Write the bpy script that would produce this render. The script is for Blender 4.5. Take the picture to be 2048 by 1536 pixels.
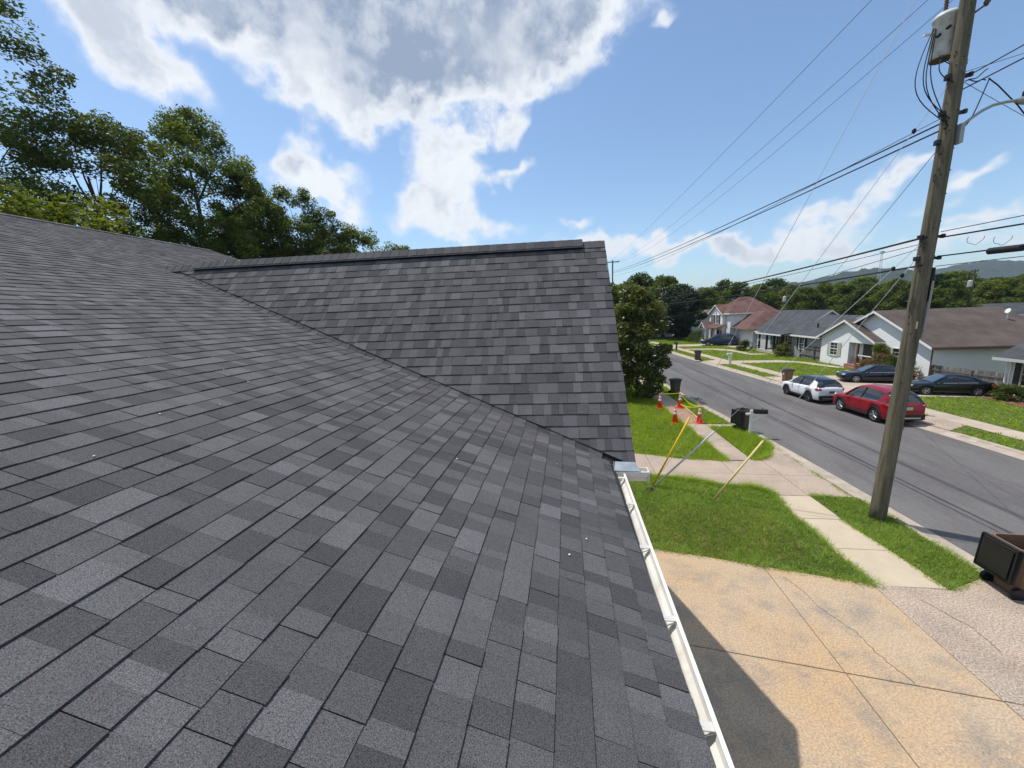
import bpy, math, random
import numpy as np
from mathutils import Vector, Matrix, Quaternion

for o in list(bpy.data.objects): bpy.data.objects.remove(o)
scene = bpy.context.scene
COL = scene.collection
PI = math.pi

# ------------------------------------------------------------------ camera
CAM_LOC = Vector((0.0, 0.0, 6.0))
RIGHT = Vector((0.98973679, 0.13733321, -0.03950541))
DOWN = Vector((-0.01396357, -0.18218521, -0.98316508))
FWD = Vector((-0.14221852, 0.97362628, -0.17839774))
cd = bpy.data.cameras.new('camera')
cd.sensor_fit = 'HORIZONTAL'; cd.sensor_width = 36.0; cd.lens = 36.0*767.03/2048.0
cd.clip_start = 0.05; cd.clip_end = 12000
cam = bpy.data.objects.new('camera', cd); COL.objects.link(cam)
up = -DOWN
cam.matrix_world = Matrix(((RIGHT.x, up.x, -FWD.x, CAM_LOC.x), (RIGHT.y, up.y, -FWD.y, CAM_LOC.y),
                           (RIGHT.z, up.z, -FWD.z, CAM_LOC.z), (0, 0, 0, 1)))
scene.camera = cam
scene.view_settings.view_transform = 'Standard'
scene.view_settings.look = 'None'
scene.view_settings.exposure = 0.30
scene.view_settings.gamma = 1.0

# ------------------------------------------------------------------ sun and sky
TOSUN = Vector((-0.37, 0.173, 1.0)).normalized()
SUN_EL = math.asin(TOSUN.z); SUN_AZ = math.atan2(TOSUN.x, TOSUN.y)
sl = bpy.data.lights.new('sun', 'SUN'); sl.energy = 3.6; sl.angle = math.radians(0.53); sl.color = (1.0, 0.955, 0.88)
sun = bpy.data.objects.new('sun', sl); COL.objects.link(sun)
sun.rotation_euler = TOSUN.to_track_quat('Z', 'Y').to_euler(); sun.location = (-20, 10, 60)

def build_world():
    w = bpy.data.worlds.new('World'); scene.world = w; w.use_nodes = True
    w.cycles.sampling_method = 'MANUAL'; w.cycles.sample_map_resolution = 512
    nt = w.node_tree; N = nt.nodes; Lk = nt.links; N.clear()
    out = N.new('ShaderNodeOutputWorld'); bg = N.new('ShaderNodeBackground'); bg.inputs['Strength'].default_value = SKY
    Lk.new(bg.outputs[0], out.inputs[0])
    sky = N.new('ShaderNodeTexSky'); sky.sky_type = 'NISHITA'; sky.sun_disc = False
    sky.sun_elevation = SUN_EL; sky.sun_rotation = SUN_AZ
    sky.air_density = 1.0; sky.dust_density = .7; sky.ozone_density = .55; sky.altitude = 150
    def mk(N, Lk):
        def math_(op, a, b=None, c=None, clamp=False):
            m = N.new('ShaderNodeMath'); m.operation = op; m.use_clamp = clamp
            for i, v in enumerate((a, b, c)):
                if v is None: continue
                if isinstance(v, (int, float)): m.inputs[i].default_value = v
                else: Lk.new(v, m.inputs[i])
            return m.outputs[0]
        def noise(vec, scale, detail, rough=.55):
            n = N.new('ShaderNodeTexNoise'); n.inputs['Scale'].default_value = scale
            n.inputs['Detail'].default_value = detail; n.inputs['Roughness'].default_value = rough
            Lk.new(vec, n.inputs['Vector']); return n
        return math_, noise
    # cloud density over direction: ellipsoidal lobes on the unit sphere, broken up by noise
    def lobes(gname, lst):
     g = bpy.data.node_groups.new(gname, 'ShaderNodeTree')
     g.interface.new_socket('Dir', in_out='INPUT', socket_type='NodeSocketVector')
     g.interface.new_socket('Density', in_out='OUTPUT', socket_type='NodeSocketFloat')
     gi = g.nodes.new('NodeGroupInput'); go = g.nodes.new('NodeGroupOutput')
     gm, gnz = mk(g.nodes, g.links)
     total = 0.0
     for (px, py, rx, ry, rot, wt) in lst:
         ray = RIGHT*(px-1024) + DOWN*(py-768) + FWD*767.0; depth = ray.length; b = ray/depth
         r = (RIGHT - b*RIGHT.dot(b)).normalized(); u = b.cross(r); ca, sa = math.cos(rot), math.sin(rot)
         e1 = r*ca + u*sa; e2 = u*ca - r*sa
         R3 = Matrix((e1, e2, b)).transposed()
         mp = g.nodes.new('ShaderNodeMapping'); mp.vector_type = 'TEXTURE'
         mp.inputs['Location'].default_value = b; mp.inputs['Rotation'].default_value = R3.to_euler('XYZ')
         mp.inputs['Scale'].default_value = (rx*1.75/depth, ry*1.75/depth, max(rx, ry)*1.9/depth)
         g.links.new(gi.outputs[0], mp.inputs['Vector'])
         gr = g.nodes.new('ShaderNodeTexGradient'); gr.gradient_type = 'SPHERICAL'; g.links.new(mp.outputs[0], gr.inputs[0])
         total = gm('MULTIPLY_ADD', gr.outputs['Fac'], wt, total)
     # the same fair-weather cumulus goes on over the rest of the sky
     fw = g.nodes.new('ShaderNodeVectorMath'); fw.operation = 'DOT_PRODUCT'; g.links.new(gi.outputs[0], fw.inputs[0]); fw.inputs[1].default_value = FWD
     away = g.nodes.new('ShaderNodeMapRange'); g.links.new(fw.outputs['Value'], away.inputs[0])
     for i, v in enumerate((.50, .20, 0, 1)): away.inputs[i+1].default_value = v
     nb = gnz(gi.outputs[0], 2.6, 1)
     far = gm('MULTIPLY', gm('MAXIMUM', gm('MULTIPLY', gm('SUBTRACT', nb.outputs[0], .5), 5.0), 0.0), away.outputs[0])
     g.links.new(gm('ADD', total, far), go.inputs[0])
     return g
    g = lobes('cloud_lobes', CLOUDS)
    math_, noise = mk(N, Lk)
    tc = N.new('ShaderNodeTexCoord'); D0 = tc.outputs['Generated']
    n1 = noise(D0, 7.0, 3, .6)
    def vmath(op, a, b, scale=None):
        v = N.new('ShaderNodeVectorMath'); v.operation = op
        for i, x in enumerate((a, b)):
            if x is None: continue
            if hasattr(x, 'links') or isinstance(x, bpy.types.NodeSocket): Lk.new(x, v.inputs[i])
            else: v.inputs[i].default_value = x
        if scale is not None: v.inputs['Scale'].default_value = scale
        return v.outputs[0]
    Dw = vmath('ADD', D0, vmath('SCALE', vmath('SUBTRACT', n1.outputs['Color'], (.5, .5, .5)), None, .17))
    f1 = N.new('ShaderNodeGroup'); f1.node_tree = g; Lk.new(Dw, f1.inputs[0])
    Ds = vmath('NORMALIZE', vmath('ADD', Dw, TOSUN*0.11), None)
    f2 = N.new('ShaderNodeGroup'); f2.node_tree = lobes('cloud_masses', [q for q in CLOUDS if q[2]*q[3] > 2600]); Lk.new(Ds, f2.inputs[0])
    nd = noise(D0, 15.0, 6, .66); det = math_('SUBTRACT', nd.outputs[0], .5)
    den = math_('MULTIPLY_ADD', det, math_('MINIMUM', math_('MULTIPLY_ADD', f1.outputs[0], 2.6, .08), 1.35), f1.outputs[0])
    def mr(v, a, b, c, d):
        m = N.new('ShaderNodeMapRange'); m.interpolation_type = 'SMOOTHSTEP'; Lk.new(v, m.inputs[0])
        for i, x in enumerate((a, b, c, d)): m.inputs[i+1].default_value = x
        return m.outputs[0]
    mask = mr(den, 0.08, 0.55, 0.0, 0.97)
    thick = mr(den, 0.42, 1.25, 0.0, 1.0)
    shd = mr(math_('MULTIPLY_ADD', det, .9, f2.outputs[0]), 0.25, 1.15, 0.0, 1.0)
    lo = noise(Dw, 4.5, 3, .6); sh = math_('MULTIPLY', math_('MULTIPLY', thick, shd), mr(lo.outputs[0], .30, .60, .25, 1.0))
    sh = math_('MULTIPLY', sh, mr(nd.outputs[0], .30, .62, .55, 1.08))
    n5 = noise(Ds, 9.0, 3, .6); sh = math_('MAXIMUM', sh, math_('MULTIPLY', mr(den, .35, .85, 0, 1), mr(n5.outputs[0], .38, .64, 0, .55)))
    cm = N.new('ShaderNodeMix'); cm.data_type = 'RGBA'; Lk.new(sh, cm.inputs[0])
    k = .1/SKY
    cm.inputs[6].default_value = (7.7*k, 7.95*k, 8.25*k, 1); cm.inputs[7].default_value = (2.55*k, 3.2*k, 4.4*k, 1)
    mx = N.new('ShaderNodeMix'); mx.data_type = 'RGBA'; Lk.new(mask, mx.inputs[0])
    tn = N.new('ShaderNodeMix'); tn.data_type = 'RGBA'; tn.blend_type = 'MULTIPLY'; tn.inputs[0].default_value = 1; Lk.new(sky.outputs[0], tn.inputs[6]); tn.inputs[7].default_value = (.88, 1.0, 1.07, 1)
    Lk.new(tn.outputs[2], mx.inputs[6]); Lk.new(cm.outputs[2], mx.inputs[7])
    Lk.new(mx.outputs[2], bg.inputs[0])
SKY = 0.128
# cumulus in the photographed part of the sky: centre and half-size in 2048-pixel image units, turn, weight
CLOUDS = [
 (930, 40, 230, 90, 0.0, 1.0), (640, 120, 185, 58, .42, .75), (480, 40, 110, 60, .5, .5), (690, 185, 110, 32, .15, .55), (1080, 55, 95, 75, -.2, .95), (820, 120, 130, 50, .1, .5), (960, 130, 120, 40, -.1, .45),
 (700, 30, 220, 60, .2, .6), (800, -120, 330, 100, 0, 1.0), (420, -80, 160, 70, 0, .6),
 (225, 60, 80, 70, .4, .55), (290, 135, 85, 34, .5, .45), (180, -50, 110, 70, 0, .7),
 (598, 298, 38, 44, .0, .85), (640, 352, 72, 38, .1, .75), (690, 405, 55, 24, .3, .5),
 (735, 258, 34, 24, 0, .6), (880, 285, 55, 36, -.5, .75), (955, 243, 48, 22, -.5, .6), (1020, 243, 34, 26, -.3, .65),
 (905, 365, 66, 36, -.2, .75), (860, 428, 58, 32, 0, .75), (1020, 345, 42, 13, -.5, .55), (960, 455, 70, 22, 0, .5),
 (1640, 440, 56, 22, -.35, .6), (1710, 450, 48, 18, -.45, .5), (1570, 492, 90, 16, 0, .5), (1785, 362, 48, 17, -.7, .6),
 (1895, 395, 38, 13, -.4, .5), (1970, 362, 44, 15, -.4, .55), (1400, 490, 240, 15, .0, .42), (1300, 500, 160, 14, 0, .35), (1700, 505, 160, 13, 0, .42), (1990, 448, 70, 14, 0, .5), (1930, 480, 110, 12, 0, .42), (1160, 460, 28, 9, 0, .45),
 (1318, 48, 9, 22, .5, .32), (1260, 10, 70, 26, 0, .18)]
build_world()

# ------------------------------------------------------------------ materials
MATS = {}
def mat(name, color, rough=.85, var=.0, scale=6.0, color2=None, bump=0.0, bscale=60.0, spec=.3, metal=0.0, stripes=None,
        tone=False, fine=0.0, fscale=200.0, coat=0.0, stretch=None, stain=None):
    if name in MATS: return MATS[name]
    m = bpy.data.materials.new(name); m.use_nodes = True; MATS[name] = m
    nt = m.node_tree; N = nt.nodes; Lk = nt.links
    b = N['Principled BSDF']; b.inputs['Roughness'].default_value = rough
    b.inputs['Specular IOR Level'].default_value = spec; b.inputs['Metallic'].default_value = metal
    if coat: b.inputs['Coat Weight'].default_value = coat; b.inputs['Coat Roughness'].default_value = .04
    geo = N.new('ShaderNodeNewGeometry'); pos = geo.outputs['Position']
    if stretch:
        vm = N.new('ShaderNodeVectorMath'); vm.operation = 'MULTIPLY'; Lk.new(pos, vm.inputs[0]); vm.inputs[1].default_value = stretch; pos = vm.outputs[0]
    def rgb(c): return (c[0], c[1], c[2], 1)
    col = None
    if var or color2:
        n = N.new('ShaderNodeTexNoise'); n.inputs['Scale'].default_value = scale; n.inputs['Detail'].default_value = 6; n.inputs['Roughness'].default_value = .6
        Lk.new(pos, n.inputs['Vector'])
        rp = N.new('ShaderNodeValToRGB'); rp.color_ramp.elements[0].position = .36; rp.color_ramp.elements[1].position = .64
        Lk.new(n.outputs[0], rp.inputs[0])
        c2 = color2 if color2 else tuple(min(1, x*(1+var)) for x in color)
        c1 = color if color2 else tuple(x*(1-var) for x in color)
        rp.color_ramp.elements[0].color = rgb(c1); rp.color_ramp.elements[1].color = rgb(c2)
        col = rp.outputs[0]
    def mul(c, f):
        x = N.new('ShaderNodeMix'); x.data_type = 'RGBA'; x.blend_type = 'MULTIPLY'; x.inputs[0].default_value = 1.0
        if c is None: x.inputs[6].default_value = rgb(color)
        else: Lk.new(c, x.inputs[6])
        Lk.new(f, x.inputs[7]); return x.outputs[2]
    def ramp(v, p0, p1, v0, v1):
        mr = N.new('ShaderNodeMapRange'); Lk.new(v, mr.inputs[0])
        mr.inputs[1].default_value = p0; mr.inputs[2].default_value = p1; mr.inputs[3].default_value = v0; mr.inputs[4].default_value = v1
        return mr.outputs[0]
    if stain:
        (sc, c3, amt) = stain
        n = N.new('ShaderNodeTexNoise'); n.inputs['Scale'].default_value = sc; n.inputs['Detail'].default_value = 7; n.inputs['Roughness'].default_value = .7
        Lk.new(pos, n.inputs['Vector'])
        x = N.new('ShaderNodeMix'); x.data_type = 'RGBA'; Lk.new(ramp(n.outputs[0], .48, .68, 0, amt), x.inputs[0])
        if col is None: x.inputs[6].default_value = rgb(color)
        else: Lk.new(col, x.inputs[6])
        x.inputs[7].default_value = rgb(c3); col = x.outputs[2]
    if fine:
        n = N.new('ShaderNodeTexNoise'); n.inputs['Scale'].default_value = fscale; n.inputs['Detail'].default_value = 2.5; n.inputs['Roughness'].default_value = .7
        Lk.new(pos, n.inputs['Vector'])
        col = mul(col, ramp(n.outputs[0], .3, .7, 1-fine, 1+fine))
    if tone:
        a = N.new('ShaderNodeAttribute'); a.attribute_name = 'tone'; col = mul(col, a.outputs['Fac'])
    h = None
    if bump:
        n = N.new('ShaderNodeTexNoise'); n.inputs['Scale'].default_value = bscale; n.inputs['Detail'].default_value = 4
        Lk.new(pos, n.inputs['Vector']); h = n.outputs[0]
    if stripes:   # (axis, period, depth) fine lap siding / far shingle rows
        ax, per, depth = stripes
        sp = N.new('ShaderNodeSeparateXYZ'); Lk.new(geo.outputs['Position'], sp.inputs[0])
        dv = N.new('ShaderNodeMath'); dv.operation = 'DIVIDE'; Lk.new(sp.outputs[ax], dv.inputs[0]); dv.inputs[1].default_value = per
        fr = N.new('ShaderNodeMath'); fr.operation = 'FRACT'; Lk.new(dv.outputs[0], fr.inputs[0])
        bp = N.new('ShaderNodeBump'); bp.inputs['Distance'].default_value = depth; bp.inputs['Strength'].default_value = 1
        iv = N.new('ShaderNodeMath'); iv.operation = 'SUBTRACT'; iv.inputs[0].default_value = 1; Lk.new(fr.outputs[0], iv.inputs[1])
        Lk.new(iv.outputs[0], bp.inputs['Height']); Lk.new(bp.outputs[0], b.inputs['Normal'])
        gr = ramp(fr.outputs[0], .86, .94, 1.0, .62); col = mul(col, gr)
    elif h is not None:
        bp = N.new('ShaderNodeBump'); bp.inputs['Distance'].default_value = .0018; bp.inputs['Strength'].default_value = min(1, bump)
        Lk.new(h, bp.inputs['Height']); Lk.new(bp.outputs[0], b.inputs['Normal'])
    if col is None: b.inputs['Base Color'].default_value = rgb(color)
    else: Lk.new(col, b.inputs['Base Color'])
    return m

def leaf_mat(name, c1, c2, trans=.35, rough=.5):
    if name in MATS: return MATS[name]
    m = bpy.data.materials.new(name); m.use_nodes = True; MATS[name] = m
    nt = m.node_tree; N = nt.nodes; Lk = nt.links
    b = N['Principled BSDF']; b.inputs['Roughness'].default_value = rough; b.inputs['Specular IOR Level'].default_value = .25
    a = N.new('ShaderNodeAttribute'); a.attribute_name = 'tone'
    rp = N.new('ShaderNodeValToRGB'); rp.color_ramp.elements[0].color = (*c1, 1); rp.color_ramp.elements[1].color = (*c2, 1)
    Lk.new(a.outputs['Fac'], rp.inputs[0]); Lk.new(rp.outputs[0], b.inputs['Base Color'])
    t = N.new('ShaderNodeBsdfTranslucent')
    mx = N.new('ShaderNodeMix'); mx.data_type = 'RGBA'; mx.blend_type = 'MULTIPLY'; mx.inputs[0].default_value = 1
    Lk.new(rp.outputs[0], mx.inputs[6]); mx.inputs[7].default_value = (1.5, 1.5, .6, 1); Lk.new(mx.outputs[2], t.inputs[0])
    ms = N.new('ShaderNodeMixShader'); ms.inputs[0].default_value = trans
    Lk.new(b.outputs[0], ms.inputs[1]); Lk.new(t.outputs[0], ms.inputs[2]); Lk.new(ms.outputs[0], N['Material Output'].inputs[0])
    return m

# ------------------------------------------------------------------ mesh helpers
class MB:
    def __init__(s): s.v = []; s.f = []; s.t = []; s.tone = 1.0; s.sm = False
    def add(s, vs, fs):
        n = len(s.v); s.v += [tuple(p) for p in vs]
        for f in fs: s.f.append(tuple(i+n for i in f)); s.t.append(s.tone)
    def box(s, x0, x1, y0, y1, z0, z1, M=None):
        vs = [(x0,y0,z0),(x1,y0,z0),(x1,y1,z0),(x0,y1,z0),(x0,y0,z1),(x1,y0,z1),(x1,y1,z1),(x0,y1,z1)]
        if M is not None: vs = [tuple(M @ Vector(p)) for p in vs]
        s.add(vs, [(0,3,2,1),(4,5,6,7),(0,1,5,4),(1,2,6,5),(2,3,7,6),(3,0,4,7)])
    def prism(s, poly, d):   # 3-D polygon extruded by vector d
        poly = [Vector(p) for p in poly]; d = Vector(d); n = len(poly)
        s.add(poly + [p+d for p in poly], [tuple(range(n-1, -1, -1)), tuple(range(n, 2*n))] + [(i, (i+1) % n, n+(i+1) % n, n+i) for i in range(n)])
    def tube(s, pts, r, seg=6, cap=True):
        pts = [Vector(p) for p in pts]; n = len(pts)
        rs = list(r) if isinstance(r, (list, tuple)) else [r]*n
        base = len(s.v); ref = None
        for i, p in enumerate(pts):
            d = (pts[min(i+1, n-1)] - pts[max(i-1, 0)]).normalized()
            if ref is None:
                ref = d.orthogonal().normalized()
            ref = (ref - d*ref.dot(d)).normalized(); b = d.cross(ref)
            for k in range(seg):
                a = 2*PI*k/seg; q = p + (ref*math.cos(a) + b*math.sin(a))*rs[i]; s.v.append(tuple(q))
        for i in range(n-1):
            for k in range(seg):
                a = base+i*seg+k; b_ = base+i*seg+(k+1) % seg
                s.f.append((a, b_, b_+seg, a+seg)); s.t.append(s.tone)
        if cap:
            s.f.append(tuple(base+k for k in range(seg-1, -1, -1))); s.t.append(s.tone)
            s.f.append(tuple(base+(n-1)*seg+k for k in range(seg))); s.t.append(s.tone)
    def lathe(s, prof, seg=16, M=None, cap=True):   # prof: (r, z)
        base = len(s.v)
        for (r, z) in prof:
            for k in range(seg):
                a = 2*PI*k/seg; p = Vector((r*math.cos(a), r*math.sin(a), z))
                s.v.append(tuple(M @ p) if M is not None else tuple(p))
        for i in range(len(prof)-1):
            for k in range(seg):
                a = base+i*seg+k; b = base+i*seg+(k+1) % seg; s.f.append((a, b, b+seg, a+seg)); s.t.append(s.tone)
        if cap:
            s.f.append(tuple(base+k for k in range(seg-1, -1, -1))); s.t.append(s.tone)
            s.f.append(tuple(base+(len(prof)-1)*seg+k for k in range(seg))); s.t.append(s.tone)
    def build(s, name, m, parent=None, smooth=False, kind=None):
        me = bpy.data.meshes.new(name); me.from_pydata(s.v, [], s.f)
        if smooth:
            me.polygons.foreach_set('use_smooth', [True]*len(me.polygons))
        if any(t != 1.0 for t in s.t):
            a = me.attributes.new('tone', 'FLOAT', 'FACE'); a.data.foreach_set('value', s.t)
        return link(name, me, m, parent, kind)
def link(name, me, m, parent=None, kind=None):
    if m is not None and not me.materials: me.materials.append(m)
    o = bpy.data.objects.new(name, me); COL.objects.link(o)
    if parent is not None: o.parent = parent
    if kind: o['kind'] = kind
    return o
def tag(o, label, cat, group=None):
    o['label'] = label; o['category'] = cat
    if group: o['group'] = group
    return o
def thing(name, label, cat, loc=(0,0,0), rz=0.0, group=None):
    o = bpy.data.objects.new(name, None); COL.objects.link(o); o.location = loc; o.rotation_euler = (0,0,rz); o.empty_display_size = .2
    return tag(o, label, cat, group)
def struct(name, mb, m, smooth=False):
    o = mb.build(name, m, None, smooth); o['kind'] = 'structure'; return o
def box_part(name, m, parent, *b, M=None, smooth=False):
    mb = MB(); mb.box(*b, M=M); return mb.build(name, m, parent, smooth)
def copy_tree(o, parent=None):
    c = o.copy(); COL.objects.link(c); c.parent = parent
    for ch in o.children: copy_tree(ch, c)
    return c
def np_mesh(name, V, quads, tone):
    me = bpy.data.meshes.new(name); nv = len(V); nf = len(quads); k = quads.shape[1]
    me.vertices.add(nv); me.vertices.foreach_set('co', V.astype(np.float32).ravel())
    me.loops.add(nf*k); me.loops.foreach_set('vertex_index', quads.astype(np.int32).ravel())
    me.polygons.add(nf); me.polygons.foreach_set('loop_start', (np.arange(nf)*k).astype(np.int32))
    me.polygons.foreach_set('loop_total', np.full(nf, k, dtype=np.int32))
    me.update(calc_edges=True)
    a = me.attributes.new('tone', 'FLOAT', 'FACE'); a.data.foreach_set('value', np.asarray(tone, dtype=np.float32))
    return me
def lerp_pts(pts, ys):   # pts list of (y, x)
    a = sorted(pts); return np.interp(ys, [p[0] for p in a], [p[1] for p in a])
# ------------------------------------------------------------------ the house whose roof we stand on
rnd = random.Random(7)
ZE, XE, A1, A2, YE2, XR2, AZ2 = 4.4468, 0.4769, 0.3379, 0.8209, 3.8332, 0.6771, 0.0379
EXPO = 0.143
C1, S1 = math.cos(A1), math.sin(A1); C2, S2 = math.cos(A2), math.sin(A2)
AX2 = Vector((math.cos(AZ2), math.sin(AZ2), 0)); UP2 = Vector((-math.sin(AZ2)*C2, math.cos(AZ2)*C2, S2)); N2 = AX2.cross(UP2)
P2 = Vector((XR2, YE2, ZE)); RIDGE2 = 3.52          # slope length of the cross gable
RIDGE1 = 10.50/C1                                     # slope length of the main roof
Y_FAR, Y_NEAR = 10.15, -4.0                           # gable ends of the main roof
def p1(u, s, h=0.0): return Vector((XE - s*C1 + h*S1, u, ZE + s*S1 + h*C1))
def p2(t, s, h=0.0): return P2 + AX2*t + UP2*s + N2*h
def valley_u(s):
    x = XE - s*C1; s2 = s*S1/S2
    q = P2 + UP2*s2; t = (x - q.x)/AX2.x
    return (q + AX2*t).y
VU0 = valley_u(0.0); VUK = (valley_u(5.0)-VU0)/5.0    # valley in roof coordinates: u = VU0 + VUK*s
S_TOP = RIDGE2*S2/S1                                  # where the valley reaches the cross ridge
VDIR = Vector((VUK, 1.0)).normalized(); VNRM = Vector((VDIR.y, -VDIR.x))   # beyond the valley
V3 = (p1(VU0+VUK, 1)-p1(VU0, 0)).normalized()
VUP = (V3.cross(N2)); VUP = VUP if VUP.dot(AX2) > 0 else -VUP               # on the cross slope, away from the valley
def clip(poly, a, b, c):          # keep a*x+b*y <= c
    out = []; n = len(poly)
    for i in range(n):
        p, q = poly[i], poly[(i+1) % n]; dp = a*p[0]+b*p[1]-c; dq = a*q[0]+b*q[1]-c
        if dp <= 0: out.append(p)
        if dp*dq < 0:
            k = dp/(dp-dq); out.append((p[0]+(q[0]-p[0])*k, p[1]+(q[1]-p[1])*k))
    return out
def pix(p):
    d = p - CAM_LOC; z = d.dot(FWD)
    if z < .05: return None
    return (1024+767.03*d.dot(RIGHT)/z, 768+767.03*d.dot(DOWN)/z)
def visarea(pts):
    q = [pix(p) for p in pts]
    if any(x is None for x in q): return 0
    cx = sum(x[0] for x in q)/len(q); cy = sum(x[1] for x in q)/len(q)
    if not (0 < cx < 2048 and 0 < cy < 1536): return 0
    return abs(sum(q[i][0]*q[(i+1) % len(q)][1]-q[(i+1) % len(q)][0]*q[i][1] for i in range(len(q))))/2
pieces = []                       # (area, top pts, bottom pts, tone)
TONES = [.72, .79, .86, .92, 1.0, 1.03, 1.10, 1.18, 1.33]
def tone():
    global last_tone
    while True:
        t = rnd.choice(TONES)
        if abs(t-last_tone) > .08: break
    last_tone = t
    return t*rnd.uniform(.94, 1.06)
last_tone = 1.0
def emit(poly, mp, s0, th, lap, base=0.0, tn=1.0, bend=None):
    if len(poly) < 3: return
    a2 = abs(sum(poly[i][0]*poly[(i+1) % len(poly)][1]-poly[(i+1) % len(poly)][0]*poly[i][1] for i in range(len(poly))))/2
    if a2 < 2e-4: return
    top = [mp(u, s, base+.0015+th*max(0, 1-(s-s0)/lap)) for u, s in poly]; bot = [mp(u, s, base-.004) for u, s in poly]
    pieces.append((visarea(top), top, bot, tn))
def fold(u, s, h):                # roof-1 shingle coordinates past the valley bend up the cross slope
    d = (Vector((u, s))-Vector((VU0, 0))).dot(VNRM)
    foot = Vector((u, s))-VNRM*d
    return p1(foot.x, foot.y) + VUP*d + N2*h
def course_tabs(k, u0, u1):
    u = u0-rnd.uniform(0, .3); res = []; run = 0
    while u < u1:
        w = rnd.choice([.065, .08, .09, .105, .12, .13, .15, .18, .22])*rnd.uniform(.9, 1.1)
        if rnd.random() < .28: gap = .0035
        else: gap = .0006
        res.append((u, u+w-gap)); u += w
    return res
LAP = EXPO+.035
FOLD_W = .075
n_rows1 = int(RIDGE1/EXPO)
for k in range(n_rows1):
    s0 = k*EXPO - (.012 if k == 0 else 0); wob = rnd.uniform(-.003, .003)
    lap = LAP if k < n_rows1-1 else EXPO
    for (a, b) in course_tabs(k, Y_NEAR, Y_FAR):
        a = max(a, Y_NEAR); b = min(b, Y_FAR)
        if b-a < .01: continue
        th = rnd.choice([.0055, .008, .0095]); tn = tone(); j = wob+rnd.uniform(-.002, .002)
        poly = [(a, s0+j), (b, s0+j), (b, s0+lap), (a, s0+lap)]
        if k == 0: poly = clip(poly, .024, -1.0, .024*1.2)
        if s0+EXPO*.5 < S_TOP:
            # main part up to the valley line
            m_ = clip(poly, VNRM.x, VNRM.y, VNRM.x*VU0)
            emit(m_, p1, s0, th, lap, 0, tn)
            f_ = clip(clip(poly, -VNRM.x, -VNRM.y, -VNRM.x*VU0), VNRM.x, VNRM.y, VNRM.x*VU0+FOLD_W)
            if k > 0: emit(f_, fold, s0, th*.8, lap, .002, tn)
        else:
            emit(poly, p1, s0, th, lap, 0, tn)
n_rows2 = int(RIDGE2/EXPO)
TL = -(S_TOP*C1)-1.2
for k in range(n_rows2):
    s0 = k*EXPO-(.01 if k == 0 else 0); wob = rnd.uniform(-.003, .003)
    lap = LAP if k < n_rows2-1 else EXPO*1.1
    for (a, b) in course_tabs(k, TL, 0.0):
        b = min(b, 0.0+rnd.uniform(-.004, .004))
        if b-a < .01: continue
        th = rnd.choice([.007, .0105, .0125]); tn = tone(); j = wob+rnd.uniform(-.0015, .0015)
        poly = [(a, s0+j), (b, s0+j), (b, s0+lap), (a, s0+lap)]
        # valley cut: distance from the valley line on the cross slope
        vt = V3.dot(AX2); vs = V3.dot(UP2); o2 = p1(VU0, 0)-P2; ot, os_ = o2.dot(AX2), o2.dot(UP2)
        nn = Vector((VUP.dot(AX2), VUP.dot(UP2)))
        poly = clip(poly, -nn.x, -nn.y, -(nn.x*ot+nn.y*os_)-FOLD_W+.012)
        emit(poly, p2, s0, th, lap, .012, tn)
# ridge caps: folded pieces over the cross ridge (on the vent where there is one) and the main ridge
BACK2 = Vector((math.sin(AZ2)*C2, -math.cos(AZ2)*C2, S2)); NB2 = Vector((UP2.x*0, UP2.y*0, 0))
BN2 = (BACK2.cross(AX2)); BN2 = BN2 if BN2.z > 0 else -BN2
def cap2(t, s, h):                # s measured down from the ridge: positive toward us, negative over the back
    top = p2(t, RIDGE2)
    return top - UP2*s + N2*h if s >= 0 else top - BACK2*(-s) + BN2*h
VENT_T0, VENT_T1 = -6.72, -.33
t = -7.75; caps = []
while t < -.01:
    e = min(t+.142, 0.0); tn = min(1.02, max(.8, tone()))*.95
    on = VENT_T0-.10 < t < VENT_T1-.05
    hb = .066 if on else .020; w = .150
    for side in (1, -1):
        poly = [(t, 0), (e+.03 if e < -.01 else 0, 0), (e+.03 if e < -.01 else 0, w*side), (t, w*side)]
        top = [cap2(u, s if s else 1e-6*side, hb+.004+.006*((u-t)/.17)) for u, s in poly]; bot = [cap2(u, s if s else 1e-6*side, hb-.002) for u, s in poly]
        pieces.append((visarea(top), top, bot, tn))
    t += .142
u = Y_NEAR
while u < Y_FAR-.02:
    e = min(u+.15, Y_FAR); tn = tone()
    for side in (1, -1):
        f = lambda uu, s, h: p1(uu, RIDGE1-abs(s), h) if side > 0 else Vector((2*p1(0, RIDGE1).x - p1(0, RIDGE1-abs(s), h).x, uu, p1(0, RIDGE1-abs(s), h).z))
        q = [(u, 0), (e, 0), (e, .14), (u, .14)]
        pieces.append((visarea([f(a, s, .02) for a, s in q]), [f(a, s, .018+.005*(a-u)/.15) for a, s in q], [f(a, s, .004) for a, s in q], tn))
    u += .15
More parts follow.
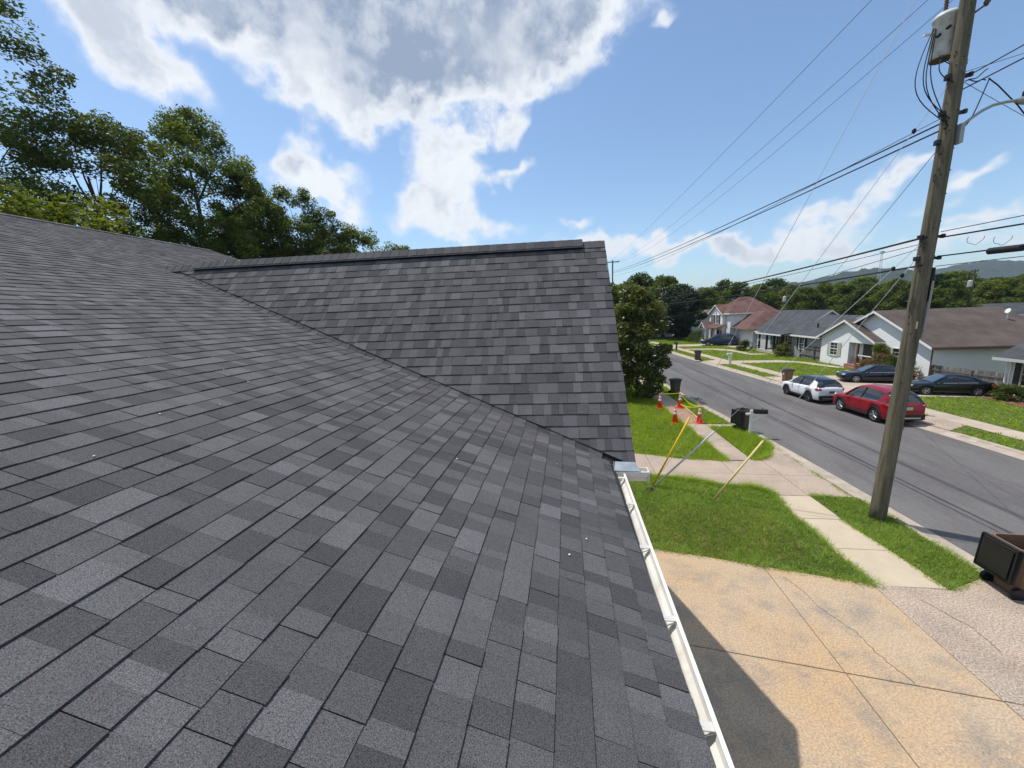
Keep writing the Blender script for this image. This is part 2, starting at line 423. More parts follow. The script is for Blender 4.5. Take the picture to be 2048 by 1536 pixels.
# ---- assemble
M_SH = mat('asphalt_shingle', (.086, .083, .087), rough=.92, tone=True, fine=.9, fscale=310, spec=.2, bump=.35, bscale=260, var=.08, scale=1.3)
house = thing('house', 'house with dark grey shingle roof and white gutters in the foreground', 'house', (-4.0, 3.0, 0))
def hbuild(mb, name, m, parent=None, kind=None, smooth=False):
    o = mb.build(name, m, None, smooth, kind); par = parent or house; o.parent = par
    w = Matrix.Translation(-Vector((-4.0, 3.0, 0)))
    if par is house: o.matrix_parent_inverse = w
    return o
def raw_faces(n):
    return [tuple(range(n)), tuple(range(2*n-1, n-1, -1))] + [((i+1) % n, i, n+i, n+(i+1) % n) for i in range(n)]
def piece_mesh(mb, top, bot):
    n = len(top)
    nrm = (top[1]-top[0]).cross(top[2]-top[1])
    if nrm.z < 0: top = top[::-1]; bot = bot[::-1]
    mb.add(top+bot, raw_faces(n))
deck = MB()
deck.add([p1(Y_NEAR, 0, -.02), p1(VU0, 0, -.02), p1(VU0+VUK*S_TOP, S_TOP, -.02), p1(Y_FAR, S_TOP, -.02), p1(Y_FAR, RIDGE1, -.02), p1(Y_NEAR, RIDGE1, -.02)], [(0,1,2,3,4,5)])
rx = p1(0, RIDGE1).x; rzz = p1(0, RIDGE1).z
deck.add([(rx, Y_NEAR, rzz-.02), (rx, Y_FAR, rzz-.02), (2*rx-XE, Y_FAR, ZE-.02), (2*rx-XE, Y_NEAR, ZE-.02)], [(0,1,2,3)])
main_roof = hbuild(deck, 'main_roof', mat('roof_felt', (.03, .03, .033), rough=.95))
d2 = MB()
d2.add([p2(0, 0, -.01), p2(0, RIDGE2, -.01), p2(TL+.6, RIDGE2, -.01), p1(VU0+VUK*0, 0, -.015)], [(0,1,2,3)])
bl = p2(0, RIDGE2)-BACK2*RIDGE2
d2.add([p2(0, RIDGE2, -.01), bl-N2*0+Vector((0,0,-.01)), bl+AX2*(TL-2)+Vector((0,0,-.01)), p2(TL-2, RIDGE2, -.01)], [(0,1,2,3)])
cross_roof = hbuild(d2, 'cross_gable_roof', MATS['roof_felt'])
pieces.sort(key=lambda q: -q[0])
for i, (ar, top, bot, tn) in enumerate(pieces[:300]):
    mb = MB(); mb.tone = tn if tn != 1 else .999
    piece_mesh(mb, top, bot)
    par = cross_roof if abs((top[0]-P2).dot(N2)) < .05 and top[0].y > 3.6 else main_roof
    o = mb.build('shingle', M_SH, par)
    if True: o.matrix_parent_inverse = Matrix.Identity(4)
mb = MB()
for (ar, top, bot, tn) in pieces[300:]:
    mb.tone = tn if tn != 1 else .999; piece_mesh(mb, top, bot)
hbuild(mb, 'shingle_courses', M_SH, kind='stuff')
# ridge vent under the caps
mb = MB(); mb2 = MB()
for side in (1, -1):
    f = lambda t_, s_, h_: cap2(t_, max(s_, 1e-6)*side, h_)
    for (s_a, s_b, h0, h1, tgt) in ((0, .160, .012, .056, mb), (0, .166, .057, .062, mb2)):
        q = [(VENT_T0, s_a), (VENT_T1, s_a), (VENT_T1, s_b), (VENT_T0, s_b)]
        top = [f(a, b, h1) for a, b in q]; bot = [f(a, b, h0) for a, b in q]; piece_mesh(tgt, top, bot)
vent = hbuild(mb, 'ridge_vent', mat('vent_black', (.012, .012, .013), rough=.7))
hbuild(mb2, 'vent_cover_glint', mat('vent_glint_grey', (.20, .20, .205), rough=.5))  # pale grey puts the glint off the vent's top edge into the colour
for tt in (-6.2, -5.95):
    m3 = MB(); m3.lathe([(.02, 0), (.02, .02), (.0, .03)], 8, M=Matrix.Translation(cap2(tt, .02, .05))); hbuild(m3, 'nail_cap', mat('bright_white', (.8, .8, .8), rough=.4))
# gutters
M_GUT = mat('gutter_white', (.74, .72, .66), rough=.42, var=.10, scale=3.0, spec=.4, stain=(5.0, (.50, .45, .36), .5))
gut = MB()
prof = [(.428, -.012), (.428, -.118), (.470, -.122), (.512, -.118), (.524, -.085), (.545, -.062), (.552, -.030), (.552, -.010), (.534, -.010), (.534, -.018), (.540, -.030), (.534, -.058), (.515, -.082), (.503, -.108), (.47, -.112), (.437, -.108), (.437, -.012)]
ys = [Y_NEAR, 0.2, 1.0, 2.0, 3.0, 3.62]
nP = len(prof)
vs = []
for y in ys:
    for (x, z) in prof: vs.append((x+.002*(1-y)*1.0, y, ZE+z))
fs = []
for i in range(len(ys)-1):
    for k in range(nP):
        a = i*nP+k; b = i*nP+(k+1) % nP; fs.append((a, b, b+nP, a+nP))
fs.append(tuple(range(nP))); fs.append(tuple(range((len(ys)-1)*nP+nP-1, (len(ys)-1)*nP-1, -1)))
gut.add(vs, fs); hbuild(gut, 'gutter', M_GUT)
for y in (-.5, .1, .7, 1.29, 1.82, 2.44, 3.04, 3.55):
    mb = MB(); mb.box(.436, .540, y-.018, y+.018, ZE-.026, ZE-.021); mb.box(.436, .440, y-.018, y+.018, ZE-.075, ZE-.026)
    mb.prism([(.538, y-.018, ZE-.026), (.440, y-.018, ZE-.075), (.440, y-.018, ZE-.079), (.540, y-.018, ZE-.030)], (0, .004, 0))
    mb.prism([(.538, y+.014, ZE-.026), (.440, y+.014, ZE-.075), (.440, y+.014, ZE-.079), (.540, y+.014, ZE-.030)], (0, .004, 0))
    mb.box(.475, .50, y-.005, y+.005, ZE-.021, ZE-.0195)
    hbuild(mb, 'gutter_hanger', mat('hanger_metal', (.62, .60, .56), rough=.45, metal=.2))
# drip edge along the eave
mb = MB(); mb.prism([(XE+.006, Y_NEAR, ZE-.014), (XE+.006, 1.2, ZE-.014), (XE-.05, VU0-.12, ZE-.014), (XE-.08, VU0-.12, ZE-.014), (XE-.03, Y_NEAR, ZE-.014)], (0, 0, -.035)); hbuild(mb, 'drip_edge', mat('drip_edge_dark', (.05, .05, .052), rough=.5))
# short return gutter at the foot of the cross gable with a grey splash plate
mb = MB(); rg = MB()
yf = 3.645
pr = [(yf+.13, -.012), (yf+.13, -.115), (yf+.04, -.118), (yf+.03, -.085), (yf+.008, -.060), (yf, -.030), (yf, -.008), (yf+.016, -.008), (yf+.016, -.03), (yf+.025, -.06), (yf+.045, -.085), (yf+.055, -.106), (yf+.121, -.104), (yf+.121, -.012)]
xs = [.46, .78]; vs = []
for x in xs:
    for (y, z) in pr: vs.append((x, y+(x-.46)*.03, ZE+z))
n = len(pr); fs = [(k, n+k, n+(k+1) % n, (k+1) % n) for k in range(n)] + [tuple(range(n-1, -1, -1)), tuple(range(n, 2*n))]
mb.add(vs, fs); mb.box(.775, .781, yf+.005, yf+.14, ZE-.115, ZE-.006)
hbuild(mb, 'return_gutter', M_GUT)
mb = MB(); mb.prism([(.452, yf+.004, ZE+.004), (.70, yf+.01, ZE-.004), (.66, yf+.10, ZE+.055), (.462, yf+.10, ZE+.060)], (0, 0, .003))
mb.prism([(.449, yf-.002, ZE-.075), (.449, yf+.10, ZE-.06), (.449, yf+.10, ZE+.062), (.449, yf-.002, ZE+.006)], (.003, 0, 0))
hbuild(mb, 'splash_guard', mat('galvanised', (.36, .40, .43), rough=.38, metal=.55, var=.12, scale=9))
# walls, gable ends, fascia
M_WALL = mat('white_lap_siding', (.70, .71, .70), rough=.6, stripes=(2, .11, .012))
M_TRIM = mat('white_trim', (.76, .76, .74), rough=.5)
mb = MB(); lx = 2*rx-XE
mb.add([(XE-.5, Y_NEAR+.3, 0), (lx+.5, Y_NEAR+.3, 0), (lx+.5, Y_NEAR+.3, ZE+.05), (rx, Y_NEAR+.3, rzz-.14), (XE-.5, Y_NEAR+.3, ZE+.05)], [(0,1,2,3,4)])
mb.add([(XE-.5, Y_FAR-.3, 0), (lx+.5, Y_FAR-.3, 0), (lx+.5, Y_FAR-.3, ZE+.05), (rx, Y_FAR-.3, rzz-.14), (XE-.5, Y_FAR-.3, ZE+.05)], [(4,3,2,1,0)])
mb.add([(XE-.5, Y_NEAR+.3, 0), (XE-.5, Y_FAR-.3, 0), (XE-.5, Y_FAR-.3, ZE+.05), (XE-.5, Y_NEAR+.3, ZE+.05)], [(0,1,2,3)])
mb.add([(lx+.5, Y_NEAR+.3, 0), (lx+.5, Y_FAR-.3, 0), (lx+.5, Y_FAR-.3, ZE+.05), (lx+.5, Y_NEAR+.3, ZE+.05)], [(3,2,1,0)])
gx = XR2-.16; bo = bl
mb.add([(gx, YE2+.35, 0), (gx, bl.y-.35, 0), (gx, bl.y-.35, ZE+.2), (gx-.09, (YE2+bl.y)/2, ZE+RIDGE2*S2-.1), (gx, YE2+.35, ZE+.2)], [(0,1,2,3,4)])
mb.add([(gx, YE2+.35, 0), (gx-1, YE2+.35, 0), (gx-1, YE2+.35, ZE+.2), (gx, YE2+.35, ZE+.2)], [(3,2,1,0)])
mb.add([(gx, bl.y-.35, 0), (gx-6, bl.y-.35, 0), (gx-6, bl.y-.35, ZE+.2), (gx, bl.y-.35, ZE+.2)], [(0,1,2,3)])
hbuild(mb, 'wall', M_WALL)
mb = MB()
mb.box(XE-.055, XE-.035, Y_NEAR, VU0-.3, ZE-.16, ZE-.03)
mb.prism([p2(-.035, 0, -.03), p2(-.035, RIDGE2, -.03), p2(-.035, RIDGE2, -.18), p2(-.035, 0, -.18)], AX2*.02)
hbuild(mb, 'fascia', M_TRIM)

# pale flecks of debris lying on the shingles
rf_ = random.Random(17)
for i in range(26):
    if i < 18: q = p1(rf_.uniform(.9, 4.5), rf_.uniform(.2, 4.0), .014)
    else: q = p2(rf_.uniform(-4, -.3), rf_.uniform(.4, 3.0), .028)
    if q.y > 3.5 and i < 18: continue
    mb = MB(); r_ = rf_.uniform(.003, .007); mb.lathe([(r_*.3, 0), (r_, .001), (r_*.6, .004)], 6, M=Matrix.Translation(q)); hbuild(mb, 'fleck', MATS['bright_white'])
# ------------------------------------------------------------------ ground, road, kerbs, pavements
NA_P = [(-40, 9.6), (0, 9.56), (10, 9.53), (13.6, 9.44), (18.1, 9.2), (22.75, 8.8), (26, 8.42), (32, 8.0), (44, 7.3), (56, 6.9), (75, 5.6), (100, 3.2), (140, -2.5)]
FA_P = [(-40, 17.3), (10, 17.1), (20, 16.65), (31.6, 16.0), (40, 15.2), (46, 14.7), (56, 14.15), (75, 12.9), (100, 10.5), (140, 4.8)]
YS = np.concatenate([np.arange(-40, 70, .75), np.arange(70, 140.1, 3.0)])
def smooth_edge(P):
    yy = np.arange(-60, 160, .25); x = lerp_pts(P, yy); k = np.ones(33)/33
    x = np.convolve(np.pad(x, 16, mode='edge'), k, 'valid'); return yy, x
_ny, _nx = smooth_edge(NA_P); _fy, _fx = smooth_edge(FA_P)
def NA(y): return np.interp(y, _ny, _nx)
def FA(y): return np.interp(y, _fy, _fx)
def strip(name, ys, fx0, fx1, z0, z1, m):
    mb = MB(); vs = []
    for y in ys: vs += [(float(fx0(y)), float(y), z0), (float(fx1(y)), float(y), z1)]
    mb.add(vs, [(2*i, 2*i+1, 2*i+3, 2*i+2) for i in range(len(ys)-1)]); return mb
M_GROUND = mat('ground_green', (.060, .105, .022), rough=1, var=.35, scale=.15)
mb = MB(); mb.add([(-4000, -3000, -.25), (4000, -3000, -.25), (4000, 5000, -.25), (-4000, 5000, -.25)], [(0,1,2,3)]); struct('ground', mb, M_GROUND)
M_ASPH = mat('asphalt', (.112, .105, .104), rough=.93, color2=(.158, .149, .143), scale=.55, fine=.20, fscale=55, bump=.4, bscale=120, spec=.2, stretch=(1, .22, 1), stain=(1.4, (.092, .078, .080), .5))
struct('road', strip('road', YS, NA, FA, -.10, -.10, M_ASPH), M_ASPH)
M_KERB = mat('kerb_concrete', (.40, .335, .265), rough=.9, var=.16, scale=2.5, fine=.16, fscale=60, bump=.4, bscale=150, stain=(.9, (.34, .29, .24), .6))
DROPS_N = [(3.0, 8.5), (12.3, 15.9)]; DROPS_F = [(19.3, 21.6), (27.0, 34.5), (42.6, 45.6), (62.5, 67)]
def kerb(name, edge, sign, drops, m):
    mb = MB(); y = -30.0
    while y < 110:
        y1 = y+3.0
        ys = np.linspace(y+.006, y1-.006, 5); vs = []
        for yy in ys:
            h = 0.0
            for a, b in drops:
                k = min(yy-a, b-yy); h = min(h, -.065*max(0, min(1, k/.5+.5)))
            x = float(edge(yy)); top = .015+h
            for dx, z in ((-.03, -.11), (0, -.094), (.33, -.088), (.40, -.05 if h > -.03 else -.08), (.43, top-.01), (.46, top), (.60, top+.004), (.60, -.2)):
                vs.append((x-sign*dx, float(yy), z))
        n = 8; fs = []
        for i in range(4):
            for k in range(n-1):
                a = i*n+k; q = (a, a+1, a+n+1, a+n); fs.append(q if sign < 0 else q[::-1])
        mb.add(vs, fs); y = y1
    return struct(name, mb, m)
kerb('kerb_near_side', NA, 1, DROPS_N, M_KERB); kerb('kerb_far_side', FA, -1, DROPS_F, M_KERB)

M_LAWN = mat('lawn_soil', (.055, .080, .020), rough=1, color2=(.115, .135, .04), scale=1.3, fine=.4, fscale=40)
M_ORANGE = mat('drive_concrete', (.46, .315, .185), rough=.9, color2=(.44, .335, .230), scale=.6, fine=.34, fscale=34, bump=.8, bscale=60, stain=(1.3, (.27, .23, .185), .95))
M_PINK = mat('aggregate_concrete', (.42, .325, .25), rough=.92, color2=(.36, .295, .235), scale=1.1, fine=.6, fscale=34, bump=.9, bscale=60, stain=(.8, (.22, .175, .145), .5))
M_CREAM = mat('pale_concrete', (.48, .40, .29), rough=.88, var=.07, scale=1.6, fine=.10, fscale=60, bump=.3, bscale=100, stain=(1.2, (.50, .41, .30), .5))
M_JOINT = mat('joint_dirt', (.10, .075, .05), rough=1)
def inset(poly, d):
    n = len(poly); c = Vector((sum(p[0] for p in poly)/n, sum(p[1] for p in poly)/n)); out = []
    area = sum(poly[i][0]*poly[(i+1) % n][1]-poly[(i+1) % n][0]*poly[i][1] for i in range(n))
    for i in range(n):
        p0, p, p1_ = Vector(poly[i-1]), Vector(poly[i]), Vector(poly[(i+1) % n])
        e0 = (p-p0).normalized(); e1 = (p1_-p).normalized(); s = 1 if area > 0 else -1
        n0 = Vector((-e0.y, e0.x))*s; n1 = Vector((-e1.y, e1.x))*s
        k = (n0+n1); k = k/max(.2, k.length_squared)*2 if k.length > .1 else n0
        out.append(tuple(p+k*d))
    return out
CONCRETE = []
def paving(name, bed, slabs, z=0.0, bedz=None):
    """a sheet of joint dirt that carries slabs as parts"""
    bedz = z-.014 if bedz is None else bedz
    mb = MB(); mb.add([(x, y, bedz) for x, y in bed], [tuple(range(len(bed)))])
    o = struct(name, mb, M_JOINT); CONCRETE.append(bed)
    for poly, m in slabs:
        q = inset(poly, .007); area = sum(q[i][0]*q[(i+1) % len(q)][1]-q[(i+1) % len(q)][0]*q[i][1] for i in range(len(q)))
        if area < 0: q = q[::-1]
        b = MB(); dz = rnd.uniform(-.002, .003); q2 = inset(q, .008)
        n = len(q)
        b.add([(x, y, z-.08) for x, y in q]+[(x, y, z+dz-.006) for x, y in q]+[(x, y, z+dz) for x, y in q2],
              [tuple(range(2*n, 3*n))]+[(i, (i+1) % n, n+(i+1) % n, n+i) for i in range(n)]+[(n+i, n+(i+1) % n, 2*n+(i+1) % n, 2*n+i) for i in range(n)])
        b.build('slab', m, o)
    return o
def nk(y): return float(NA(y))-.60
fF = lambda x: 9.75-.226*x; fT = lambda x: 6.62-.135*x; fB = lambda x: 3.4-.10*x; fZ = lambda x: -6.0
xa, xb, xc = 4.46, 6.42, 8.95
def quad(f0, f1, x0, x1): return [(x0, f0(x0)), (x1, f0(x1)), (x1, f1(x1)), (x0, f1(x0))]
slabs = []
for f0, f1 in ((fT, fF), (fB, fT), (fZ, fB)):
    slabs += [(quad(f0, f1, -.02, xa), M_ORANGE), (quad(f0, f1, xa, xb), M_ORANGE)]
slabs += [([(xb, fT(xb)), (8.93, fT(8.93)), (8.9, 8.75), (7.86, 8.26), (xb, fF(xb))], M_PINK), (quad(fB, fT, xb, 8.94), M_PINK), (quad(fZ, fB, xb, 8.95), M_PINK)]
paving('near_driveway', [(-.03, -6), (8.96, -6), (8.93, 8.76), (7.86, 8.27), (xb, fF(xb)), (-.03, fF(-.03))], slabs)
# cracks in the near driveway: shallow open seams
mb = MB()
for pts in ([(4.72, 8.35), (4.86, 8.0), (4.9, 7.6), (5.05, 7.2), (5.2, 6.9), (5.22, 6.5), (5.3, 6.2), (5.42, 5.85)], [(7.0, 7.9), (7.3, 7.2), (7.25, 6.6)]):
    fine_ = []
    for p_, q_ in zip(pts[:-1], pts[1:]):
        for k_ in range(6): fine_.append((p_[0]+(q_[0]-p_[0])*k_/6+rnd.uniform(-.022, .022), p_[1]+(q_[1]-p_[1])*k_/6+rnd.uniform(-.015, .015)))
    pts = fine_
    for i in range(len(pts)-1):
        a, b = Vector(pts[i]), Vector(pts[i+1]); d = (b-a).normalized(); nrm = Vector((-d.y, d.x)); w0 = .003+.006*rnd.random()
        mb.add([(*(a+nrm*w0), .0045), (*(a-nrm*w0), .0045), (*(b-nrm*.005), .0045), (*(b+nrm*.005), .0045)], [(0,1,2,3)])
struct('pavement_cracks', mb, M_JOINT)
sw = [8.27, 9.6, 11.02, 12.42]
SL = lambda y: np.interp(y, [8.2, 9.8, 11.0, 12.5, 15.3, 19.8, 25, 40], [6.42, 6.42, 6.37, 6.5, 6.22, 6.05, 5.78, 5.2])
SR = lambda y: np.interp(y, [8.2, 9.8, 11.0, 12.5, 15.3, 19.8, 25, 40], [7.84, 7.70, 7.57, 7.53, 7.17, 7.08, 7.1, 6.4])
paving('near_pavement', [(float(SL(8.27)), 8.3), (float(SR(8.27)), 8.26), (float(SR(12.4)), 12.42), (float(SL(12.4)), 12.42)],
       [([(float(SL(a)), a), (float(SR(a)), a), (float(SR(b)), b), (float(SL(b)), b)], M_CREAM) for a, b in zip(sw[:-1], sw[1:])])
g2 = lambda x: np.interp(x, [0, 1.0, 3.7, 5.1, 6.16, 6.5, 9], [13.85, 13.8, 13.62, 13.08, 12.95, 12.45, 12.4]); f2 = lambda x: np.interp(x, [0, 2.0, 2.72, 4.85, 6.2, 7.3, 9], [16.8, 16.35, 16.1, 15.45, 15.29, 15.4, 17.2])
slabs = []
xsb = [.3, 3.2, 5.95, 7.5, 8.72]
for x0, x1 in zip(xsb[:-1], xsb[1:]):
    xm = [x0, (x0+x1)/2, x1]; mid = lambda x: 14.25-.03*x
    slabs.append(([(x, float(g2(x))) for x in xm]+[(x, mid(x)) for x in xm[::-1]], M_PINK)); slabs.append(([(x, mid(x)) for x in xm]+[(x, float(f2(x))) for x in xm[::-1]], M_PINK))
xx = np.linspace(.3, 8.72, 20)
paving('middle_driveway', [(float(x), float(g2(x))) for x in xx]+[(float(x), float(f2(x))) for x in xx[::-1]], slabs)
ysl = [15.42, 17.0, 18.5, 20.4, 24.3, 25.9, 27.5, 29.1, 30.7, 32.3, 33.9]
slabs = []
for a, b in zip(ysl[:-1], ysl[1:]):
    slabs.append(([(float(SL(a)), a), (float(SR(a)), a), (float(SR(b)), b), (float(SL(b)), b)], M_PINK if a < 20 else M_CREAM))
del slabs[3]       # the slab between the cones has been dug out
yy = np.linspace(15.42, 34, 14)
paving('far_pavement_near_side', [(float(SR(y)), float(y)) for y in yy]+[(float(SL(y)), float(y)) for y in yy[::-1]], slabs)
mb = MB(); n = 14; vs = []
for i in range(n+1):
    for j in range(n+1):
        y = 20.42+3.86*i/n; x = float(SL(y))+(float(SR(y))-float(SL(y)))*j/n
        vs.append((x, y, -.010+rnd.uniform(0, .028)*(0 < i < n)*(0 < j < n)))
mb.add(vs, [(i*(n+1)+j, i*(n+1)+j+1, (i+1)*(n+1)+j+1, (i+1)*(n+1)+j) for i in range(n) for j in range(n)])
struct('dug_out_dirt', mb, mat('red_dirt', (.36, .23, .15), rough=1, color2=(.27, .18, .13), scale=2.5, fine=.35, fscale=40))
# step out from the walk to the kerb by the cones
paving('kerb_step', [(7.09, 19.75), (8.3, 19.85), (8.35, 20.35), (7.09, 20.4)], [([(7.09, 19.75), (8.3, 19.85), (8.35, 20.35), (7.09, 20.4)], M_CREAM)])

LAWNS = {}
mb = MB(); yk = list(np.arange(-30, 130, 4.0)); mb.add([(float(NA(y))-.58, float(y), -.035) for y in yk]+[(-80, 126, -.035), (-80, -30, -.035)], [tuple(range(len(yk)+2))]); struct('soil', mb, mat('bare_soil', (.20, .16, .10), rough=1, var=.25, scale=2, fine=.3, fscale=30))
def lawn(name, poly, z=-.012):
    mb = MB(); a = sum(poly[i][0]*poly[(i+1) % len(poly)][1]-poly[(i+1) % len(poly)][0]*poly[i][1] for i in range(len(poly)))
    if a < 0: poly = poly[::-1]
    mb.add([(x, y, z) for x, y in poly], [tuple(range(len(poly)))]); struct(name, mb, M_LAWN); LAWNS[name] = poly
lawn('front_lawn', [(-.02, 13.9), (1.8, 13.77), (3.71, 13.62), (5.11, 13.08), (6.16, 12.95), (6.5, 12.5), (6.37, 11.04), (6.42, 9.83), (6.42, 8.3), (5.16, 8.59), (3.72, 8.93), (1.93, 9.32), (-.02, 9.76)])
lawn('verge_by_pole', [(7.54, 12.42), (8.80, 12.3), (8.90, 11.0), (8.93, 9.7), (8.93, 8.78), (7.86, 8.27), (7.70, 9.8), (7.57, 11.0)])
lawn('side_lawn', [(-12, 16.9), (.3, 16.75), (2.0, 16.36), (2.72, 16.12), (4.85, 15.47), (6.2, 15.31), (6.17, 17.2), (6.05, 19.8), (5.85, 23), (5.74, 26), (5.2, 40), (0, 80), (-30, 80), (-30, 16.9)])
yk = [17.3, 18.2, 19.2, 19.75]
lawn('verge_by_mailbox', [(7.17, 15.45), (7.5, 15.55), (7.9, 15.85), (8.25, 16.3), (8.45, 16.8)]+[(nk(y), y) for y in yk]+[(7.09, 19.74)])
yk = [20.36, 22, 24, 26, 28, 30, 34]
lawn('verge_by_cones', [(7.09, 20.42), (8.3, 20.36)]+[(nk(y), y) for y in yk[1:]]+[(float(SR(34)), 34.0), (float(SR(28)), 28.0), (7.1, 25)])
yk = list(np.arange(34, 130, 8.0))
lawn('lawn_beyond_magnolia', [(5.3, 34.0)]+[(nk(y), float(y)) for y in yk]+[(-60, 122), (0, 81), (5.2, 41)])
# far side: one sheet of lawn, with paving on it
yk = list(np.arange(-20, 130, 4.0))
lawn('lawn_across_street', [(float(FA(y))+.60, float(y)) for y in yk]+[(160, 126), (160, -20)])
M_FARC = mat('far_concrete', (.42, .345, .27), rough=.9, var=.12, scale=.8, fine=.1, fscale=20)
SWN = lambda y: float(FA(y))+2.0; SWF = lambda y: float(FA(y))+3.15
slabs = []; yy = np.arange(2, 82, 1.6)
for a, b in zip(yy[:-1], yy[1:]): slabs.append(([(SWN(a), float(a)), (SWF(a), float(a)), (SWF(b), float(b)), (SWN(b), float(b))], M_FARC))
paving('pavement_across_street', [(SWN(y), float(y)) for y in yy]+[(SWF(y), float(y)) for y in yy[::-1]], slabs, z=.012)
def plain(name, poly, m=M_FARC, z=.008):
    mb = MB(); a = sum(poly[i][0]*poly[(i+1) % len(poly)][1]-poly[(i+1) % len(poly)][0]*poly[i][1] for i in range(len(poly)))
    if a < 0: poly = poly[::-1]
    n = len(poly); mb.add([(x, y, z) for x, y in poly]+[(x, y, -.1) for x, y in poly], [tuple(range(n))]+[((i+1) % n, i, n+i, n+(i+1) % n) for i in range(n)])
    struct(name, mb, m); CONCRETE.append(poly)
kf = lambda y: float(FA(y))+.60
plain('driveway_of_brown_house', [(kf(27.4), 27.0), (kf(34), 34.4), (SWN(34.4)-.02, 34.4), (SWN(27)-.02, 27.0)])
plain('parking_pad', [(SWF(26.8)+.02, 26.7), (24.8, 26.1), (27.6, 27.6), (27.6, 34.6), (SWF(34.5)+.02, 34.5)])
plain('apron_right', [(kf(19.6), 19.4), (kf(21.4), 21.5), (SWN(21.8)-.02, 21.9), (SWN(20.2)-.02, 20.2)], M_PINK)
plain('driveway_of_grey_house', [(kf(42.7), 42.6), (kf(45.5), 45.5), (SWN(46)-.02, 46.0), (SWN(42.4)-.02, 42.4)])
plain('walk_to_white_porch', [(SWF(43)+.02, 43.1), (21.9, 43.0), (23.3, 42.3), (24.1, 39.8), (24.9, 38.2), (25.3, 38.9), (24.8, 40.6), (24.2, 43.0), (22.85, 44.7), (SWF(45)+.02, 45.2)])
plain('walk_to_grey_porch', [(SWF(58.5)+.02, 59.6), (20.9, 58.9), (22.7, 56.9), (22.9, 51.6), (24.2, 51.2), (24.2, 50.1), (22.2, 50.2), (21.8, 54.4), (20.3, 57.2), (SWF(57.5)+.02, 58.1)])
plain('driveway_of_two_storey_house', [(kf(63), 63.2), (kf(66), 66.4), (25, 66.8), (27, 57.6), (24.5, 57.6), (23.4, 62.9)])
M_MULCH = mat('mulch', (.15, .075, .045), rough=1, var=.4, scale=4, fine=.5, fscale=30)
plain('mulch_bed', [(24.55, 25.75), (24.25, 23.4), (24.0, 20), (26.6, 20), (26.6, 26.8), (25.3, 26.9)], M_MULCH, z=.02)
mb = MB()
pp = [(25.2, 27.0), (24.55, 25.85), (24.2, 23.5), (23.95, 20.2)]
mb.tube([(x, y, .03) for x, y in pp], .05, 6); struct('bed_edging', mb, mat('edging_brick', (.20, .10, .07), rough=.9))
